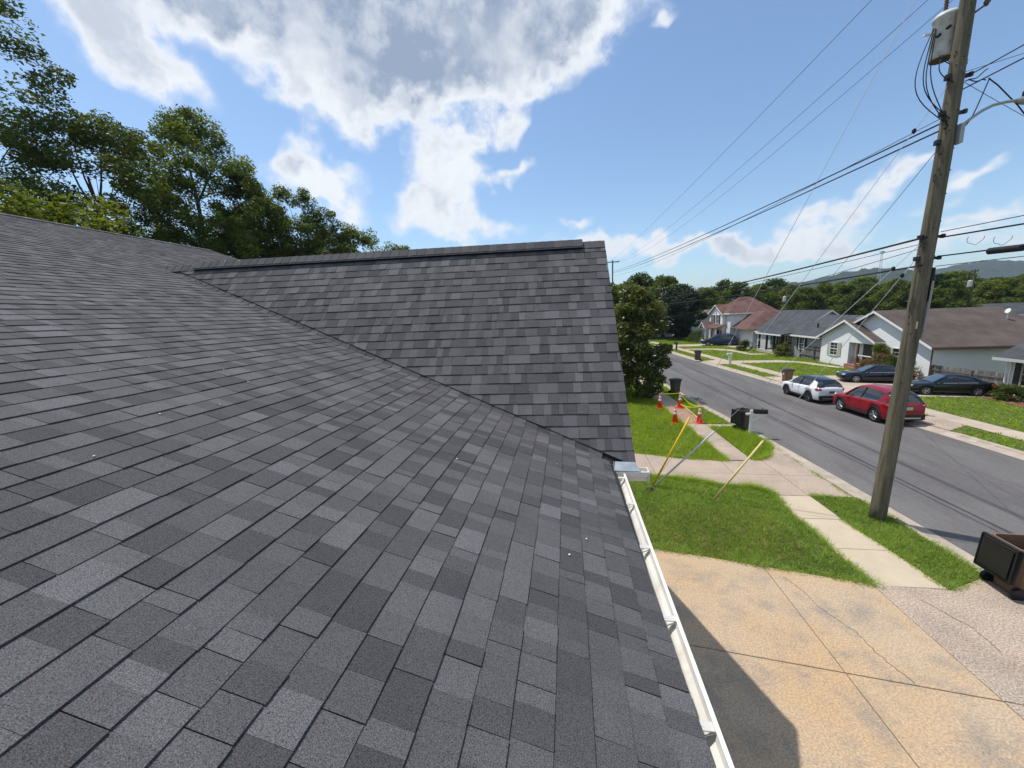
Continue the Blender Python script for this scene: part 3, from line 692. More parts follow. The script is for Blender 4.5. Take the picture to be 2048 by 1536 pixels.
# ------------------------------------------------------------------ houses across the street
class Builder:
    """a thing at a base point; parts are given in world coordinates"""
    def __init__(s, name, label, cat, base, group=None):
        s.base = Vector(base); s.o = thing(name, label, cat, base, 0, group)
    def part(s, name, mb, m, parent=None, smooth=False, kind=None):
        mb.v = [tuple(Vector(p)-s.base) for p in mb.v]
        return mb.build(name, m, parent or s.o, smooth, kind)
    def box(s, name, m, x0, x1, y0, y1, z0, z1, parent=None):
        mb = MB(); mb.box(x0, x1, y0, y1, z0, z1); return s.part(name, mb, m, parent)
    def prism(s, name, m, poly, d, parent=None):
        mb = MB(); mb.prism(poly, d); return s.part(name, mb, m, parent)
    def window(s, c, face, w, h, m_frame, shutters=None, rows=2, cols=2):
        """face 'x': wall looks toward -x; 'y': toward -y"""
        c = Vector(c); u = Vector((0, -1, 0)) if face == 'x' else Vector((1, 0, 0)); n = Vector((-1, 0, 0)) if face == 'x' else Vector((0, -1, 0))
        R = Matrix(((u.x, n.x, 0, c.x), (u.y, n.y, 0, c.y), (0, 0, 1, c.z), (0, 0, 0, 1)))
        mb = MB(); t = .07
        for b in ((-w/2-t, w/2+t, 0, .07, h/2, h/2+t), (-w/2-t, w/2+t, 0, .08, -h/2-t, -h/2), (-w/2-t, -w/2, 0, .07, -h/2, h/2), (w/2, w/2+t, 0, .07, -h/2, h/2)): mb.box(*b, M=R)
        mb.box(-w/2, w/2, .022, .055, -.025, .025, M=R)
        f = s.part('window', mb, m_frame)
        mb = MB(); mb.box(-w/2, w/2, .005, .02, -h/2, h/2, M=R); s.part('pane', mb, M_GLASS, f)
        mb = MB()
        for i in range(1, cols): x = -w/2+w*i/cols; mb.box(x-.012, x+.012, .021, .035, -h/2, h/2, M=R)
        for i in range(1, rows*2):
            z = -h/2+h*i/(rows*2); mb.box(-w/2, w/2, .022, .034, z-.01, z+.01, M=R)
        s.part('muntin', mb, m_frame, f)
        if shutters:
            for sg in (-1, 1):
                mb = MB(); x = sg*(w/2+t+.2); mb.box(x-.17, x+.17, .01, .05, -h/2-.05, h/2+.05, M=R)
                for k in range(6):
                    z = -h/2+h*(k+.5)/6; mb.box(x-.13, x+.13, .05, .058, z-.04, z+.02, M=R)
                s.part('shutter', mb, shutters)
    def gable(s, x0, x1, y0, y1, zw, ridge_axis, zr, m_roof, m_wall, m_trim, oh=.35, ohr=.3, name='roof', walls=True, m_eave=None):
        th = .10
        if walls:
            mb = MB(); mb.box(x0, x1, y0, y1, 0, zw)
            if ridge_axis == 'x':
                ym = (y0+y1)/2; zi = zr-.02
                mb.add([(x0, y0, zw), (x0, y1, zw), (x0, ym, zi), (x1, y0, zw), (x1, y1, zw), (x1, ym, zi)], [(0, 2, 1), (3, 4, 5)])
            else:
                xm = (x0+x1)/2; zi = zr-.02
                mb.add([(x0, y0, zw), (x1, y0, zw), (xm, y0, zi), (x0, y1, zw), (x1, y1, zw), (xm, y1, zi)], [(0, 1, 2), (3, 5, 4)])
            s.part('wall', mb, m_wall)
        mb = MB(); tr = MB(); evs = []
        if ridge_axis == 'x':
            ym = (y0+y1)/2; k = (zr-zw)/((y1-y0)/2)
            for sg, ye in ((-1, y0-oh), (1, y1+oh)):
                ze = zw-oh*k; a = x0-ohr; b = x1+ohr
                mb.prism([(a, ym, zr), (b, ym, zr), (b, ye, ze), (a, ye, ze)], (0, 0, th))
                tr.prism([(a-.015, ym, zr+th-.01), (a-.015, ye, ze+th-.01), (a-.015, ye, ze-.09), (a-.015, ym, zr-.09)], (.05, 0, 0))
                ev = MB(); evs.append(ev); ev.box(a, b, min(ye, ye+sg*.03), max(ye, ye+sg*.03), ze-.09, ze+th-.015)
        else:
            xm = (x0+x1)/2; k = (zr-zw)/((x1-x0)/2)
            for sg, xe_ in ((-1, x0-oh), (1, x1+oh)):
                ze = zw-oh*k; a = y0-ohr; b = y1+ohr
                mb.prism([(xm, a, zr), (xm, b, zr), (xe_, b, ze), (xe_, a, ze)], (0, 0, th))
                tr.prism([(xm, a-.015, zr+th-.01), (xe_, a-.015, ze+th-.01), (xe_, a-.015, ze-.09), (xm, a-.015, zr-.09)], (0, .05, 0))
                ev = MB(); evs.append(ev); ev.box(min(xe_, xe_+sg*.03), max(xe_, xe_+sg*.03), a, b, ze-.09, ze+th-.015)
        r = s.part(name, mb, m_roof); s.part('trim', tr, m_trim, r); [s.part('eave_board', q, m_eave or m_trim, r) for q in evs]
        return r
    def picket(s): pass
M_GLASS = mat('window_glass', (.025, .032, .04), rough=.06, spec=.8)
M_SIDE_W = mat('white_vinyl_siding', (.74, .76, .75), rough=.55, stripes=(2, .115, .012))
M_SIDE_C = mat('cream_vinyl_siding', (.72, .64, .50), rough=.55, stripes=(2, .125, .012))
M_SIDE_G = mat('grey_siding', (.30, .31, .31), rough=.6, stripes=(2, .13, .012))
M_SIDE_L = mat('light_grey_siding', (.50, .52, .52), rough=.6, stripes=(2, .13, .012))
M_BROWN = mat('brown_shingles', (.075, .056, .048), rough=.95, color2=(.115, .090, .078), scale=.7, fine=.25, fscale=14, stripes=(2, .052, .006))
M_GREYR = mat('grey_shingles', (.066, .069, .076), rough=.95, var=.22, scale=1.1, fine=.25, fscale=14, stripes=(2, .06, .006))
M_RED = mat('red_brown_shingles', (.130, .070, .060), rough=.95, var=.22, scale=.9, fine=.25, fscale=12, stripes=(2, .07, .006))
M_BLACKP = mat('black_paint', (.015, .015, .016), rough=.5)
M_POSTR = mat('red_brown_post', (.20, .065, .035), rough=.6)
M_DOOR = mat('dark_door', (.06, .05, .05), rough=.4)
M_WOODG = mat('weathered_fence', (.185, .172, .16), rough=.95, var=.3, scale=3, tone=True, stretch=(6, 6, .5), fine=.15, fscale=20)

# white house with the brown roof
C = Builder('white_house', 'white siding house with big brown shingle roof and open front porch', 'house', (26.0, 37.0, 0))
C.gable(26.1, 34.2, 31.5, 42.0, 2.62, 'x', 5.0, M_BROWN, M_SIDE_W, M_TRIM, oh=.45, ohr=.45, m_eave=mat('brown_metal', (.13, .08, .065), rough=.5))
# front wing: solid left half, porch under the right half
mb = MB(); mb.box(25.62, 26.08, 39.1, 43.0, 0, 2.275); C.part('wing_wall', mb, M_SIDE_W)
mb = MB(); mb.prism([(25.62, 36.05, 2.28), (25.62, 43.0, 2.28), (25.62, 43.0, 2.62), (25.62, 39.52, 4.22), (25.62, 36.05, 2.62)], (.12, 0, 0)); C.part('gable_wall', mb, M_SIDE_W)
C.gable(25.62, 29.4, 36.05, 43.0, 2.62, 'x', 4.22, M_BROWN, M_SIDE_W, M_TRIM, oh=.35, ohr=.35, name='wing_roof', walls=False)
C.box('porch_floor', mat('porch_red', (.26, .13, .09), rough=.9), 25.35, 26.09, 35.8, 39.09, 0, .34)
C.box('porch_step', MATS['porch_red'], 24.95, 25.34, 36.6, 38.4, 0, .16)
for y in (37.95, 36.0): C.box('porch_post', M_POSTR, 25.55, 25.68, y-.065, y+.065, .34, 2.27)
C.box('porch_rail', M_TRIM, 25.58, 25.65, 36.07, 37.88, 1.18, 1.26)
C.box('porch_rail', M_TRIM, 25.58, 25.65, 36.07, 37.88, .46, .52)
for i in range(12): C.box('baluster', M_BLACKP, 25.60, 25.63, 36.15+i*.15, 36.18+i*.15, .52, 1.18)
C.box('front_door', M_DOOR, 26.03, 26.09, 37.0, 37.95, .34, 2.2)
C.box('porch_bench', mat('bench_grey', (.12, .12, .12), rough=.7), 25.85, 26.06, 38.3, 39.0, .34, .95)
C.window((25.61, 41.0, 1.52), 'x', 1.0, 1.15, M_TRIM, shutters=mat('sage_shutter', (.42, .42, .34), rough=.7))
C.window((26.09, 34.2, 1.5), 'x', 1.3, 1.2, M_TRIM, shutters=MATS['sage_shutter'])
mb = MB(); mb.tube([(25.95, 31.45, 2.55), (26.02, 31.40, 2.3), (26.02, 31.40, .1)], .05, 6); C.part('downspout', mb, MATS['brown_metal'])
mb = MB(); mb.box(25.7, 34.6, 30.96, 31.06, 2.34, 2.46); C.part('gutter', mb, MATS['brown_metal'])
# satellite dish on its ridge
mb = MB(); Mx = Matrix.Translation((33.3, 34.6, 4.75)) @ Matrix.Rotation(-1.2, 4, 'Y') @ Matrix.Scale(.62, 4)
mb.lathe([(.02, 0), (.18, .02), (.32, .07), (.33, .08), (.18, .035), (.02, .02)], 16, M=Mx); mb.tube([(33.3, 34.6, 3.9), (33.3, 34.6, 4.75)], .025, 6)
C.part('satellite_dish', mb, M_TRIM, smooth=True)

# grey house with black porch posts
Bh = Builder('grey_house', 'grey roofed house with black porch posts and shutters', 'house', (26.5, 50.0, 0))
Bh.gable(26.4, 33.0, 48.9, 58.2, 2.55, 'y', 5.0, M_GREYR, M_SIDE_L, M_TRIM, oh=.3, ohr=.35)
mb = MB(); mb.prism([(26.2, 48.6, 2.62), (26.2, 54.7, 2.62), (24.6, 54.7, 2.36), (24.6, 48.6, 2.36)], (0, 0, .1)); Bh.part('porch_roof', mb, M_GREYR)
mb = MB(); mb.box(24.56, 24.62, 48.6, 54.7, 2.28, 2.44); Bh.part('porch_fascia', mb, M_TRIM)
Bh.box('porch_floor', mat('porch_concrete', (.46, .42, .37), rough=.9), 24.75, 26.39, 48.7, 54.4, 0, .38)
for y in (54.2, 52.3, 50.6, 48.95): Bh.box('porch_post', M_BLACKP, 24.82, 25.0, y-.09, y+.09, .38, 2.36)
Bh.box('front_door', M_BLACKP, 26.33, 26.41, 51.3, 52.3, .38, 2.3)
for y in (53.5, 50.0): Bh.window((26.39, y, 1.5), 'x', .9, 1.3, M_TRIM, shutters=M_BLACKP)
Bh.gable(26.0, 32.6, 43.6, 48.85, 2.6, 'y', 4.45, M_GREYR, M_SIDE_G, M_TRIM, oh=.4, ohr=.3, name='wing_roof')
Bh.window((25.99, 46.9, 1.55), 'x', .9, 1.2, M_TRIM, shutters=M_BLACKP)
Bh.box('vent_pipe', M_BLACKP, 27.0, 27.12, 46.2, 46.32, 3.2, 3.75)
for i in range(3): Bh.box('porch_chair', MATS['bench_grey'], 25.5, 26.0, 49.3+i*1.1, 49.8+i*1.1, .38, 1.15)

# two-storey house
A = Builder('two_storey_house', 'two-storey white house with red-brown hipped roof', 'house', (27.0, 66.0, 0))
mb = MB(); mb.box(25.0, 31.5, 63.8, 71.2, 0, 4.85); A.part('wall', mb, M_SIDE_W)
mb = MB()
e = .4; z0 = 4.80; z1 = 7.3
cs = [(25-e, 63.8-e, z0), (31.5+e, 63.8-e, z0), (31.5+e, 71.2+e, z0), (25-e, 71.2+e, z0)]; r0, r1 = (27.6, 67.5, z1), (29.2, 67.5, z1)
mb.add(cs+[r0, r1], [(0, 1, 5, 4), (1, 2, 5), (2, 3, 4, 5), (3, 0, 4), (3, 2, 1, 0)]); rf = A.part('roof', mb, M_RED)
mb = MB(); mb.box(25-e-.03, 31.5+e+.03, 63.8-e-.03, 63.8-e, 4.68, 4.86); mb.box(25-e-.03, 25-e, 63.8-e, 71.2+e, 4.68, 4.86); A.part('trim', mb, M_TRIM, rf)
# front bay with its own gable
mb = MB(); mb.box(24.45, 24.99, 65.4, 71.0, 0, 4.8); mb.add([(24.45, 65.4, 4.8), (24.45, 71.0, 4.8), (24.45, 68.2, 6.15)], [(0, 2, 1)]); A.part('bay_wall', mb, M_SIDE_W)
A.gable(24.45, 27.0, 65.4, 71.0, 4.8, 'x', 6.15, M_RED, M_SIDE_W, M_TRIM, oh=.25, ohr=.25, name='bay_roof', walls=False)
for y in (67.2, 69.3): A.window((24.44, y, 3.9), 'x', .8, 1.3, M_TRIM, shutters=M_BLACKP)
A.window((24.44, 68.2, 5.25), 'x', .35, .5, M_TRIM)
mb = MB(); mb.prism([(24.5, 63.8, 3.05), (24.5, 71.0, 3.05), (22.9, 71.0, 2.55), (22.9, 63.8, 2.55)], (0, 0, .1)); A.part('porch_roof', mb, M_RED)
A.gable(22.8, 24.4, 68.2, 70.6, 2.6, 'x', 3.4, M_RED, M_SIDE_W, M_TRIM, oh=.2, ohr=.15, name='porch_gable', walls=False)
mb = MB(); mb.add([(22.85, 68.1, 2.6), (22.85, 70.7, 2.6), (22.85, 69.4, 3.35)], [(0, 2, 1)]); A.part('porch_gable_wall', mb, M_TRIM)
for y in (64.2, 66.4, 68.6, 70.6): A.box('porch_post', M_TRIM, 23.0, 23.16, y-.08, y+.08, .2, 2.6)
A.box('porch_floor', MATS['porch_concrete'], 22.9, 24.44, 63.9, 71.0, 0, .2)
A.box('front_door', M_DOOR, 24.38, 24.46, 66.5, 67.4, .2, 2.2)
for y in (65.6, 69.6): A.window((24.44, y, 1.4), 'x', .8, 1.3, M_TRIM)
# garage wing: roof rises from the street side
mb = MB(); mb.box(26.0, 33.5, 58.6, 63.79, 0, 2.6); A.part('garage_wall', mb, M_SIDE_W)
mb = MB(); mb.add([(25.0, 63.78, 2.62), (25.0, 58.3, 2.62), (34.4, 58.3, 2.62), (34.4, 63.78, 2.62), (28.2, 63.78, 5.0), (28.6, 61.6, 5.0), (31.2, 61.6, 5.0), (31.4, 63.78, 5.0)],
                  [(0, 1, 5, 4), (1, 2, 6, 5), (2, 3, 7, 6), (4, 5, 6, 7), (3, 2, 1, 0)]); A.part('garage_roof', mb, M_RED)
A.box('garage_door', mat('garage_white', (.70, .72, .72), rough=.5, stripes=(2, .5, .02)), 27.0, 30.5, 58.52, 58.59, 0, 2.2)
mb = MB(); mb.tube([(26.0, 58.55, 2.5), (25.95, 58.5, 2.2), (25.95, 58.5, .05)], .05, 6); A.part('downspout', mb, M_TRIM)

# cream house at the right edge
Dh = Builder('cream_house', 'cream siding house with dark shutters at the right edge', 'house', (28.5, 22.0, 0))
Dh.gable(26.6, 33.6, 14.0, 26.95, 2.45, 'y', 4.5, M_GREYR, M_SIDE_C, mat('grey_trim', (.50, .50, .48), rough=.5), oh=.5, ohr=.55)
Dh.window((26.59, 26.1-.35, 1.35), 'x', .95, 1.35, mat('tan_trim', (.42, .37, .26), rough=.6), shutters=mat('charcoal_shutter', (.022, .022, .026), rough=.6))
Dh.window((26.59, 22.6, 1.35), 'x', .95, 1.35, MATS['tan_trim'], shutters=MATS['charcoal_shutter'])
mb = MB(); mb.box(26.56, 26.66, 26.88, 26.98, 0, 2.4); Dh.part('corner_trim', mb, M_TRIM)
mb = MB(); mb.tube([(26.3, 27.2, 2.3), (26.5, 27.04, 2.1), (26.5, 27.04, .1)], .045, 6); Dh.part('downspout', mb, M_TRIM)

# far house behind the brown roof
Eh = Builder('far_white_house', 'far white house with dark roof behind the brown roof', 'house', (73.0, 76.0, 0))
Eh.gable(66.5, 84.0, 74.0, 80.0, 2.9, 'x', 4.5, M_GREYR, M_SIDE_W, M_TRIM, oh=.4, ohr=.4)
for x in (69.9, 71.2): Eh.window((x, 73.98, 2.2), 'y', .8, .9, M_TRIM, shutters=M_BLACKP)
mb = MB(); mb.prism([(66.0, 73.95, 1.7), (84.0, 73.95, 1.7), (84.0, 70.0, .9), (66.0, 70.0, .9)], (0, 0, .12)); Eh.part('lean_to_roof', mb, M_GREYR)
mb = MB(); mb.box(66.4, 83.6, 70.4, 73.9, 0, .95); Eh.part('lean_to_wall', mb, M_SIDE_W)
# grey gabled house beyond the dark tree
Fh = Builder('taupe_house', 'taupe roofed house half hidden behind the dark round tree', 'house', (29.0, 88.0, 0))
Fh.gable(25.5, 36.0, 84.0, 92.0, 2.8, 'y', 5.2, mat('taupe_shingles', (.16, .145, .14), rough=.95, var=.2, scale=1), M_SIDE_L, M_TRIM, oh=.4)
Fh.window((25.48, 87, 1.6), 'x', 1.0, 1.2, M_TRIM)

# ------------------------------------------------------------------ fences: every picket is a part
def fence(label, pts, h, tones=(.6, 1.25)):
    b = Builder('wooden_fence', label, 'fence', (*pts[0], 0), 'weathered board fences')
    rnd2 = random.Random(int(pts[0][0]*97)); w = .14
    for (a, c) in zip(pts[:-1], pts[1:]):
        a, c = Vector(a), Vector(c); d = (c-a); L = d.length; d.normalize(); nrm = Vector((-d.y, d.x)); n = int(L/(w+.008))
        for i in range(n):
            q = a+d*(i*(w+.008)+.01); hh = h+rnd2.uniform(-.025, .025); z0 = .04
            mb = MB(); mb.tone = rnd2.uniform(*tones)
            A0 = q; A1_ = q+d*w; o3 = nrm*.02
            mb.prism([(A0.x, A0.y, z0), (A1_.x, A1_.y, z0), (A1_.x, A1_.y, hh-.05), (*(q+d*(w-.03)), hh), (*(q+d*.03), hh), (A0.x, A0.y, hh-.05)], (o3.x, o3.y, 0))
            b.part('picket', mb, M_WOODG)
        for k in range(int(L/2.4)+1):
            q = a+d*min(L, k*2.4)-nrm*.07; mb = MB(); mb.tone = .7; mb.box(q.x-.05, q.x+.05, q.y-.05, q.y+.05, 0, h-.05); b.part('fence_post', mb, M_WOODG)
        for z in (.35, h-.35):
            mb = MB(); mb.tone = .8; q0 = a-nrm*.03; q1 = c-nrm*.03
            mb.prism([(q0.x, q0.y, z), (q1.x, q1.y, z), (q1.x, q1.y, z+.09), (q0.x, q0.y, z+.09)], (-nrm.x*.035, -nrm.y*.035, 0)); b.part('fence_rail', mb, M_WOODG)
    return b
fence('short grey board fence between the grey house and the white house', [(25.95, 46.9), (26.0, 43.2)], 1.42)
fence('long grey board fence behind the black sedans', [(26.14, 31.42), (26.95, 27.2)], 1.22)
# ------------------------------------------------------------------ cars
def car_paint(name, c, rough=.28, metal=.25): return mat(name, c, rough=rough, metal=metal, spec=.35, coat=.45)
M_TYRE = mat('tyre_rubber', (.018, .018, .019), rough=.85)
M_RIM = mat('alloy_rim', (.55, .55, .57), rough=.3, metal=.8)
M_RIMD = mat('dark_rim', (.10, .10, .11), rough=.35, metal=.7)
M_PLAST = mat('black_plastic', (.022, .022, .024), rough=.6)
M_CARGL = mat('tinted_glass', (.012, .016, .02), rough=.04, spec=.9)
M_SHIELD = mat('windscreen_glass', (.05, .085, .10), rough=.05, spec=1.0)
M_CHROME = mat('chrome', (.75, .75, .76), rough=.12, metal=1.0)
M_TAIL = mat('tail_lamp_red', (.35, .012, .015), rough=.15, spec=.8)
M_HEAD = mat('head_lamp', (.62, .64, .66), rough=.12, spec=.9)
def car(name, label, S, loc, heading, paint, rim=M_RIM, clad=True, roof_paint=None):
    """local frame: +x is the front of the car, y its left"""
    o = thing(name, label, 'car', loc, heading)
    L, W, r = S['L'], S['W'], S['r']; xf, xrw = S['xf'], S['xr']       # wheel positions along x
    top = S['top']; roof = S['roof']; sill = S['sill']
    def T(x): return float(np.interp(x, [p[0] for p in top], [p[1] for p in top]))
    def RZ(x): return float(np.interp(x, [p[0] for p in roof], [p[1] for p in roof]))
    def HW(x):
        k = abs(x)/(L/2); return W/2*(1-.035*k**2-.10*max(0, (k-.72)/.28)**2.2)
    xs = np.linspace(-L/2, L/2, 91); ra = r+.055
    vs = []; n = None
    for i, x in enumerate(xs):
        e = min(i, len(xs)-1-i); tuck = [.10, .03, .008, 0][min(e, 3)]
        zb = sill + (.14 if e == 0 else .05 if e == 1 else 0)
        w = HW(x)-tuck; zt = T(x)-[.05, .015, 0, 0][min(e, 3)]
        arch = 0
        for xw in (xf, xrw):
            d = abs(x-xw)
            if d < ra: arch = max(arch, r+math.sqrt(max(0, ra*ra-d*d)))
        zs = max(zb, arch); mid = max(zs+.02, .47*zt+.12); sh = max(mid+.03, zt-.14)
        pts = [(0, sill+.02), (w*.80, sill+.02), (w*.80, zs-.01), (w*.955, zs), (w*.985, zs+.035), (w*1.0, mid), (w*.985, sh), (w*.945, zt-.03), (w*.86, zt), (w*.45, zt+.018), (0, zt+.024)]
        row = pts + [(-y, z) for y, z in pts[-2:0:-1]]
        n = len(row); vs += [(float(x), y, z) for y, z in row]
    fs = []
    for i in range(len(xs)-1):
        for k in range(n):
            a = i*n+k; b = i*n+(k+1) % n; fs.append((a, a+n, b+n, b))
    fs.append(tuple(range(n))); fs.append(tuple(range((len(xs)-1)*n+n-1, (len(xs)-1)*n-1, -1)))
    mb = MB(); mb.add(vs, fs); body = mb.build('body', paint, o, True)
    # wheel wells: dark tub so the arches read as openings
    mb = MB(); mb.box(-L/2+.25, L/2-.25, -W/2*.80, W/2*.80, sill+.03, sill+.30)
    for xw in (xf, xrw): mb.lathe([(ra, -W/2*.93), (ra, W/2*.93)], 20, M=Matrix.Translation((xw, 0, r)) @ Matrix.Rotation(PI/2, 4, 'X'))
    mb.build('wheel_well', M_PLAST, o)
    # greenhouse
    g0, g1 = roof[-1][0], roof[0][0]; gx = np.linspace(g1, g0, 33); vs = []
    wr = S['wr']
    for x in gx:
        z = RZ(x); zb = T(x)-.02; wb = HW(x)*.915; f = max(0, min(1, (z-zb)/(S['H']-zb+1e-6))); wt = wb+(wr-wb)*f
        pts = [(wb, zb), (wb+(wt-wb)*.92, zb+(z-zb)*.86), (wt*.93, z-.02*f), (wt*.5, z+.012*f), (0, z+.018*f)]
        row = pts+[(-y, q) for y, q in pts[-2::-1]]; n = len(row); vs += [(float(x), y, q) for y, q in row]
    fs = []
    for i in range(len(gx)-1):
        for k in range(n-1):
            a = i*n+k; fs.append((a, a+1, a+1+n, a+n))
    mb = MB(); mb.add(vs, [f[::-1] for f in fs]); gh = mb.build('windows', M_CARGL, o, True)
    # painted roof panel
    rx0, rx1 = S['panel']; px_ = np.linspace(rx0, rx1, 15); vs = []
    for x in px_:
        z = RZ(x); zb = T(x)-.02; wb = HW(x)*.915; f = max(0, min(1, (z-zb)/(S['H']-zb))); wt = wb+(wr-wb)*f
        pts = [(wb+(wt-wb)*.93+.012, zb+(z-zb)*.875), (wt*.94, z-.004), (wt*.5, z+.024), (0, z+.03)]; row = pts+[(-y, q) for y, q in pts[-2::-1]]; n = len(row)
        vs += [(float(x), y, q) for y, q in row]
    mb = MB(); mb.add(vs, [(i*n+k, i*n+k+n, i*n+k+1+n, i*n+k+1) for i in range(len(px_)-1) for k in range(n-1)])
    rp = mb.build('roof', roof_paint or paint, o, True)
    def side(x, f, out=0.0):
        z = RZ(x); zb = T(x)-.02; wb = HW(x)*.915; ff = max(0, min(1, (z-zb)/(S['H']-zb))); wt = wb+(wr-wb)*ff
        return (wb+(wt-wb)*.93*f+out, zb+(z-zb)*.875*f)
    # windscreen: lighter glass skin between the A-pillars
    wx = np.linspace(S['ws'][0], S['ws'][1], 9); vs = []
    for x in wx:
        z = RZ(x); zb = T(x)-.02; wb = HW(x)*.915; f = max(0, min(1, (z-zb)/(S['H']-zb))); wt = (wb+(wr-wb)*f)*.86
        row = [(wt, z-.005+.010), (wt*.5, z+.024), (0, z+.03), (-wt*.5, z+.024), (-wt, z-.005+.010)]; vs += [(float(x), y, q) for y, q in row]
    mb = MB(); mb.add(vs, [(i*5+k, i*5+k+5, i*5+k+6, i*5+k+1) for i in range(8) for k in range(4)]); mb.build('windscreen', M_SHIELD, o, True)
    for sg in (1, -1):
        # pillars and window surround
        mb = MB(); P = []
        for x in np.linspace(S['ws'][0]-.02, S['ws'][1], 6): y, z = side(x, 1.0, .004); P.append((x, sg*y, z))
        mb.tube(P, .038, 6); mb.build('front_pillar', paint, o, True)
        mb = MB(); xb = S['bp']
        for f0 in (xb,):
            mb.tube([(f0+.05, sg*side(f0+.05, 0, .006)[0], side(f0, 0)[1]), (f0, sg*side(f0, 1.0, .004)[0], side(f0, 1.0)[1])], .035, 6)
        mb.build('door_pillar', M_PLAST, o)
        mb = MB(); c0 = S['cp']
        q = [(x, sg*side(x, f, .012)[0], side(x, f)[1]) for x, f in ((c0[0], 0), (c0[1], 1.0), (c0[2], 1.0), (c0[3], 0))]
        mb.add(q, [(0, 1, 2, 3) if sg > 0 else (3, 2, 1, 0)]); mb.add([(a, b-sg*.01, z) for a, b, z in q], [(3, 2, 1, 0) if sg > 0 else (0, 1, 2, 3)]); mb.build('rear_pillar', paint, o)
        if S.get('chrome'):
            mb = MB(); P = [(x, sg*side(x, 0, .012)[0], side(x, 0)[1]+.012) for x in np.linspace(S['ws'][0]-.25, c0[0], 9)]; mb.tube(P, .012, 5); mb.build('window_trim', M_CHROME, o)
        # door seams, handles, mirror
        mb = MB()
        for xd in S['seams']:
            zz = np.linspace(sill+.12, T(xd)-.05, 6)
            for za, zb_ in zip(zz[:-1], zz[1:]):
                w = HW(xd)
                mb.box(xd-.006, xd+.006, sg*(w*.998)-.004, sg*(w*.998)+.004, za, zb_)
        mb.build('door_seam', M_PLAST, o)
        for xh in S['handles']:
            mb = MB(); w = HW(xh); mb.box(xh-.09, xh+.09, sg*w*.985-.018, sg*w*.985+.018, T(xh)-.20, T(xh)-.17); mb.build('door_handle', S.get('handle_m') or paint, o)
        mb = MB(); xm = S['ws'][0]-.38; w = HW(xm)
        mb.lathe([(.02, -.10), (.075, -.08), (.09, 0), (.075, .08), (.02, .10)], 10, M=Matrix.Translation((xm, sg*(w+.07), T(xm)+.09)) @ Matrix.Rotation(PI/2, 4, 'X') @ Matrix.Scale(.7, 4, (1, 0, 0)))
        mb.box(xm-.03, xm+.03, min(sg*(w-.06), sg*(w+.02)), max(sg*(w-.06), sg*(w+.02)), T(xm)+.03, T(xm)+.08); mb.build('mirror', paint, o, True)
        # lamps
        mb = MB(); xh = L/2-.20
        mb.lathe([(.0, -.10), (.06, -.085), (.085, 0), (.06, .085), (0, .10)], 10, M=Matrix.Translation((xh, sg*HW(xh)*.84, S['zh'])) @ Matrix.Scale(2.4, 4, (1, -sg*.32, 0.10)) @ Matrix.Scale(.75, 4, (0, 0, 1))); mb.build('headlight', M_HEAD, o, True)
        mb = MB(); xt = -L/2+.13
        mb.lathe([(.0, -.10), (.06, -.085), (.085, 0), (.06, .085), (0, .10)], 10, M=Matrix.Translation((xt+.02, sg*(HW(xt)*.93), S['zt']-.02)) @ Matrix.Scale(2.6, 4, Vector((.85, sg*.5, 0)).normalized()) @ Matrix.Scale(.8, 4, (0, 0, 1))); mb.build('taillight', M_TAIL, o, True)
        # wheels
        for xw in (xf, xrw):
            y0 = sg*(W/2-.115)
            Mw = Matrix.Translation((xw, y0, r)) @ Matrix.Rotation(-sg*PI/2, 4, 'X')
            mb = MB(); mb.lathe([(r*.62, -.10), (r*.93, -.105), (r, -.07), (r, .07), (r*.93, .105), (r*.66, .11), (r*.64, .085)], 28, M=Mw); wh = mb.build('wheel', M_TYRE, o, True)
            mb = MB(); mb.lathe([(r*.66, .02), (r*.66, .098), (r*.60, .10), (r*.58, .055), (.05, .05)], 24, M=Mw, cap=False)
            mb.build('rim_barrel', M_RIMD, wh, True)
            mb = MB(); mb.lathe([(.0, .105), (.055, .10), (.06, .06)], 12, M=Mw, cap=False); mb.lathe([(r*.655, .07), (r*.655, .106), (r*.60, .106), (r*.59, .075)], 24, M=Mw, cap=False)
            ns = S.get('spokes', 5)
            for k in range(ns):
                a = 2*PI*k/ns
                for da in (-.13, .13):
                    ca, sa = math.cos(a+da*.5), math.sin(a+da*.5); cb, sb = math.cos(a+da*1.4), math.sin(a+da*1.4)
                    mb.tube([Mw @ Vector((.04*ca, .04*sa, .092)), Mw @ Vector((r*.62*cb, r*.62*sb, .098))], .017, 5)
            mb.build('rim', rim, wh)
            if clad:
                mb = MB(); P = []
                for a in np.linspace(-.12, PI+.12, 17): P.append((xw+(ra+.012)*math.cos(a), sg*(HW(xw+(ra)*math.cos(a))*.992), r+(ra+.012)*math.sin(a)))
                mb.tube(P, .030, 6); mb.build('arch_cladding', M_PLAST, o, True)
        if clad:
            mb = MB(); mb.box(xrw+ra, xf-ra, min(sg*(W/2-.09), sg*(W/2-.005)), max(sg*(W/2-.09), sg*(W/2-.005)), sill-.01, sill+.10); mb.build('sill_cladding', M_PLAST, o)
    # bumpers, grille, plate, rear glass trim
    mb = MB(); mb.box(-L/2-.015, -L/2+.22, -W/2*.84, W/2*.84, sill+.04, sill+.30 if clad else sill+.14); mb.build('rear_bumper', M_PLAST, o)
    if clad:
        mb = MB(); mb.box(-L/2-.025, -L/2, -W/2*.62, W/2*.62, sill+.10, sill+.16); mb.build('skid_plate', M_RIM, o)
    mb = MB(); mb.box(L/2-.16, L/2+.012, -W/2*.62, W/2*.62, S['zh']-.30, S['zh']-.02); mb.build('grille', M_PLAST, o)
    mb = MB(); mb.box(L/2-.10, L/2+.02, -W/2*.60, W/2*.60, S['zh']-.055, S['zh']-.03); mb.build('grille_bar', M_CHROME, o)
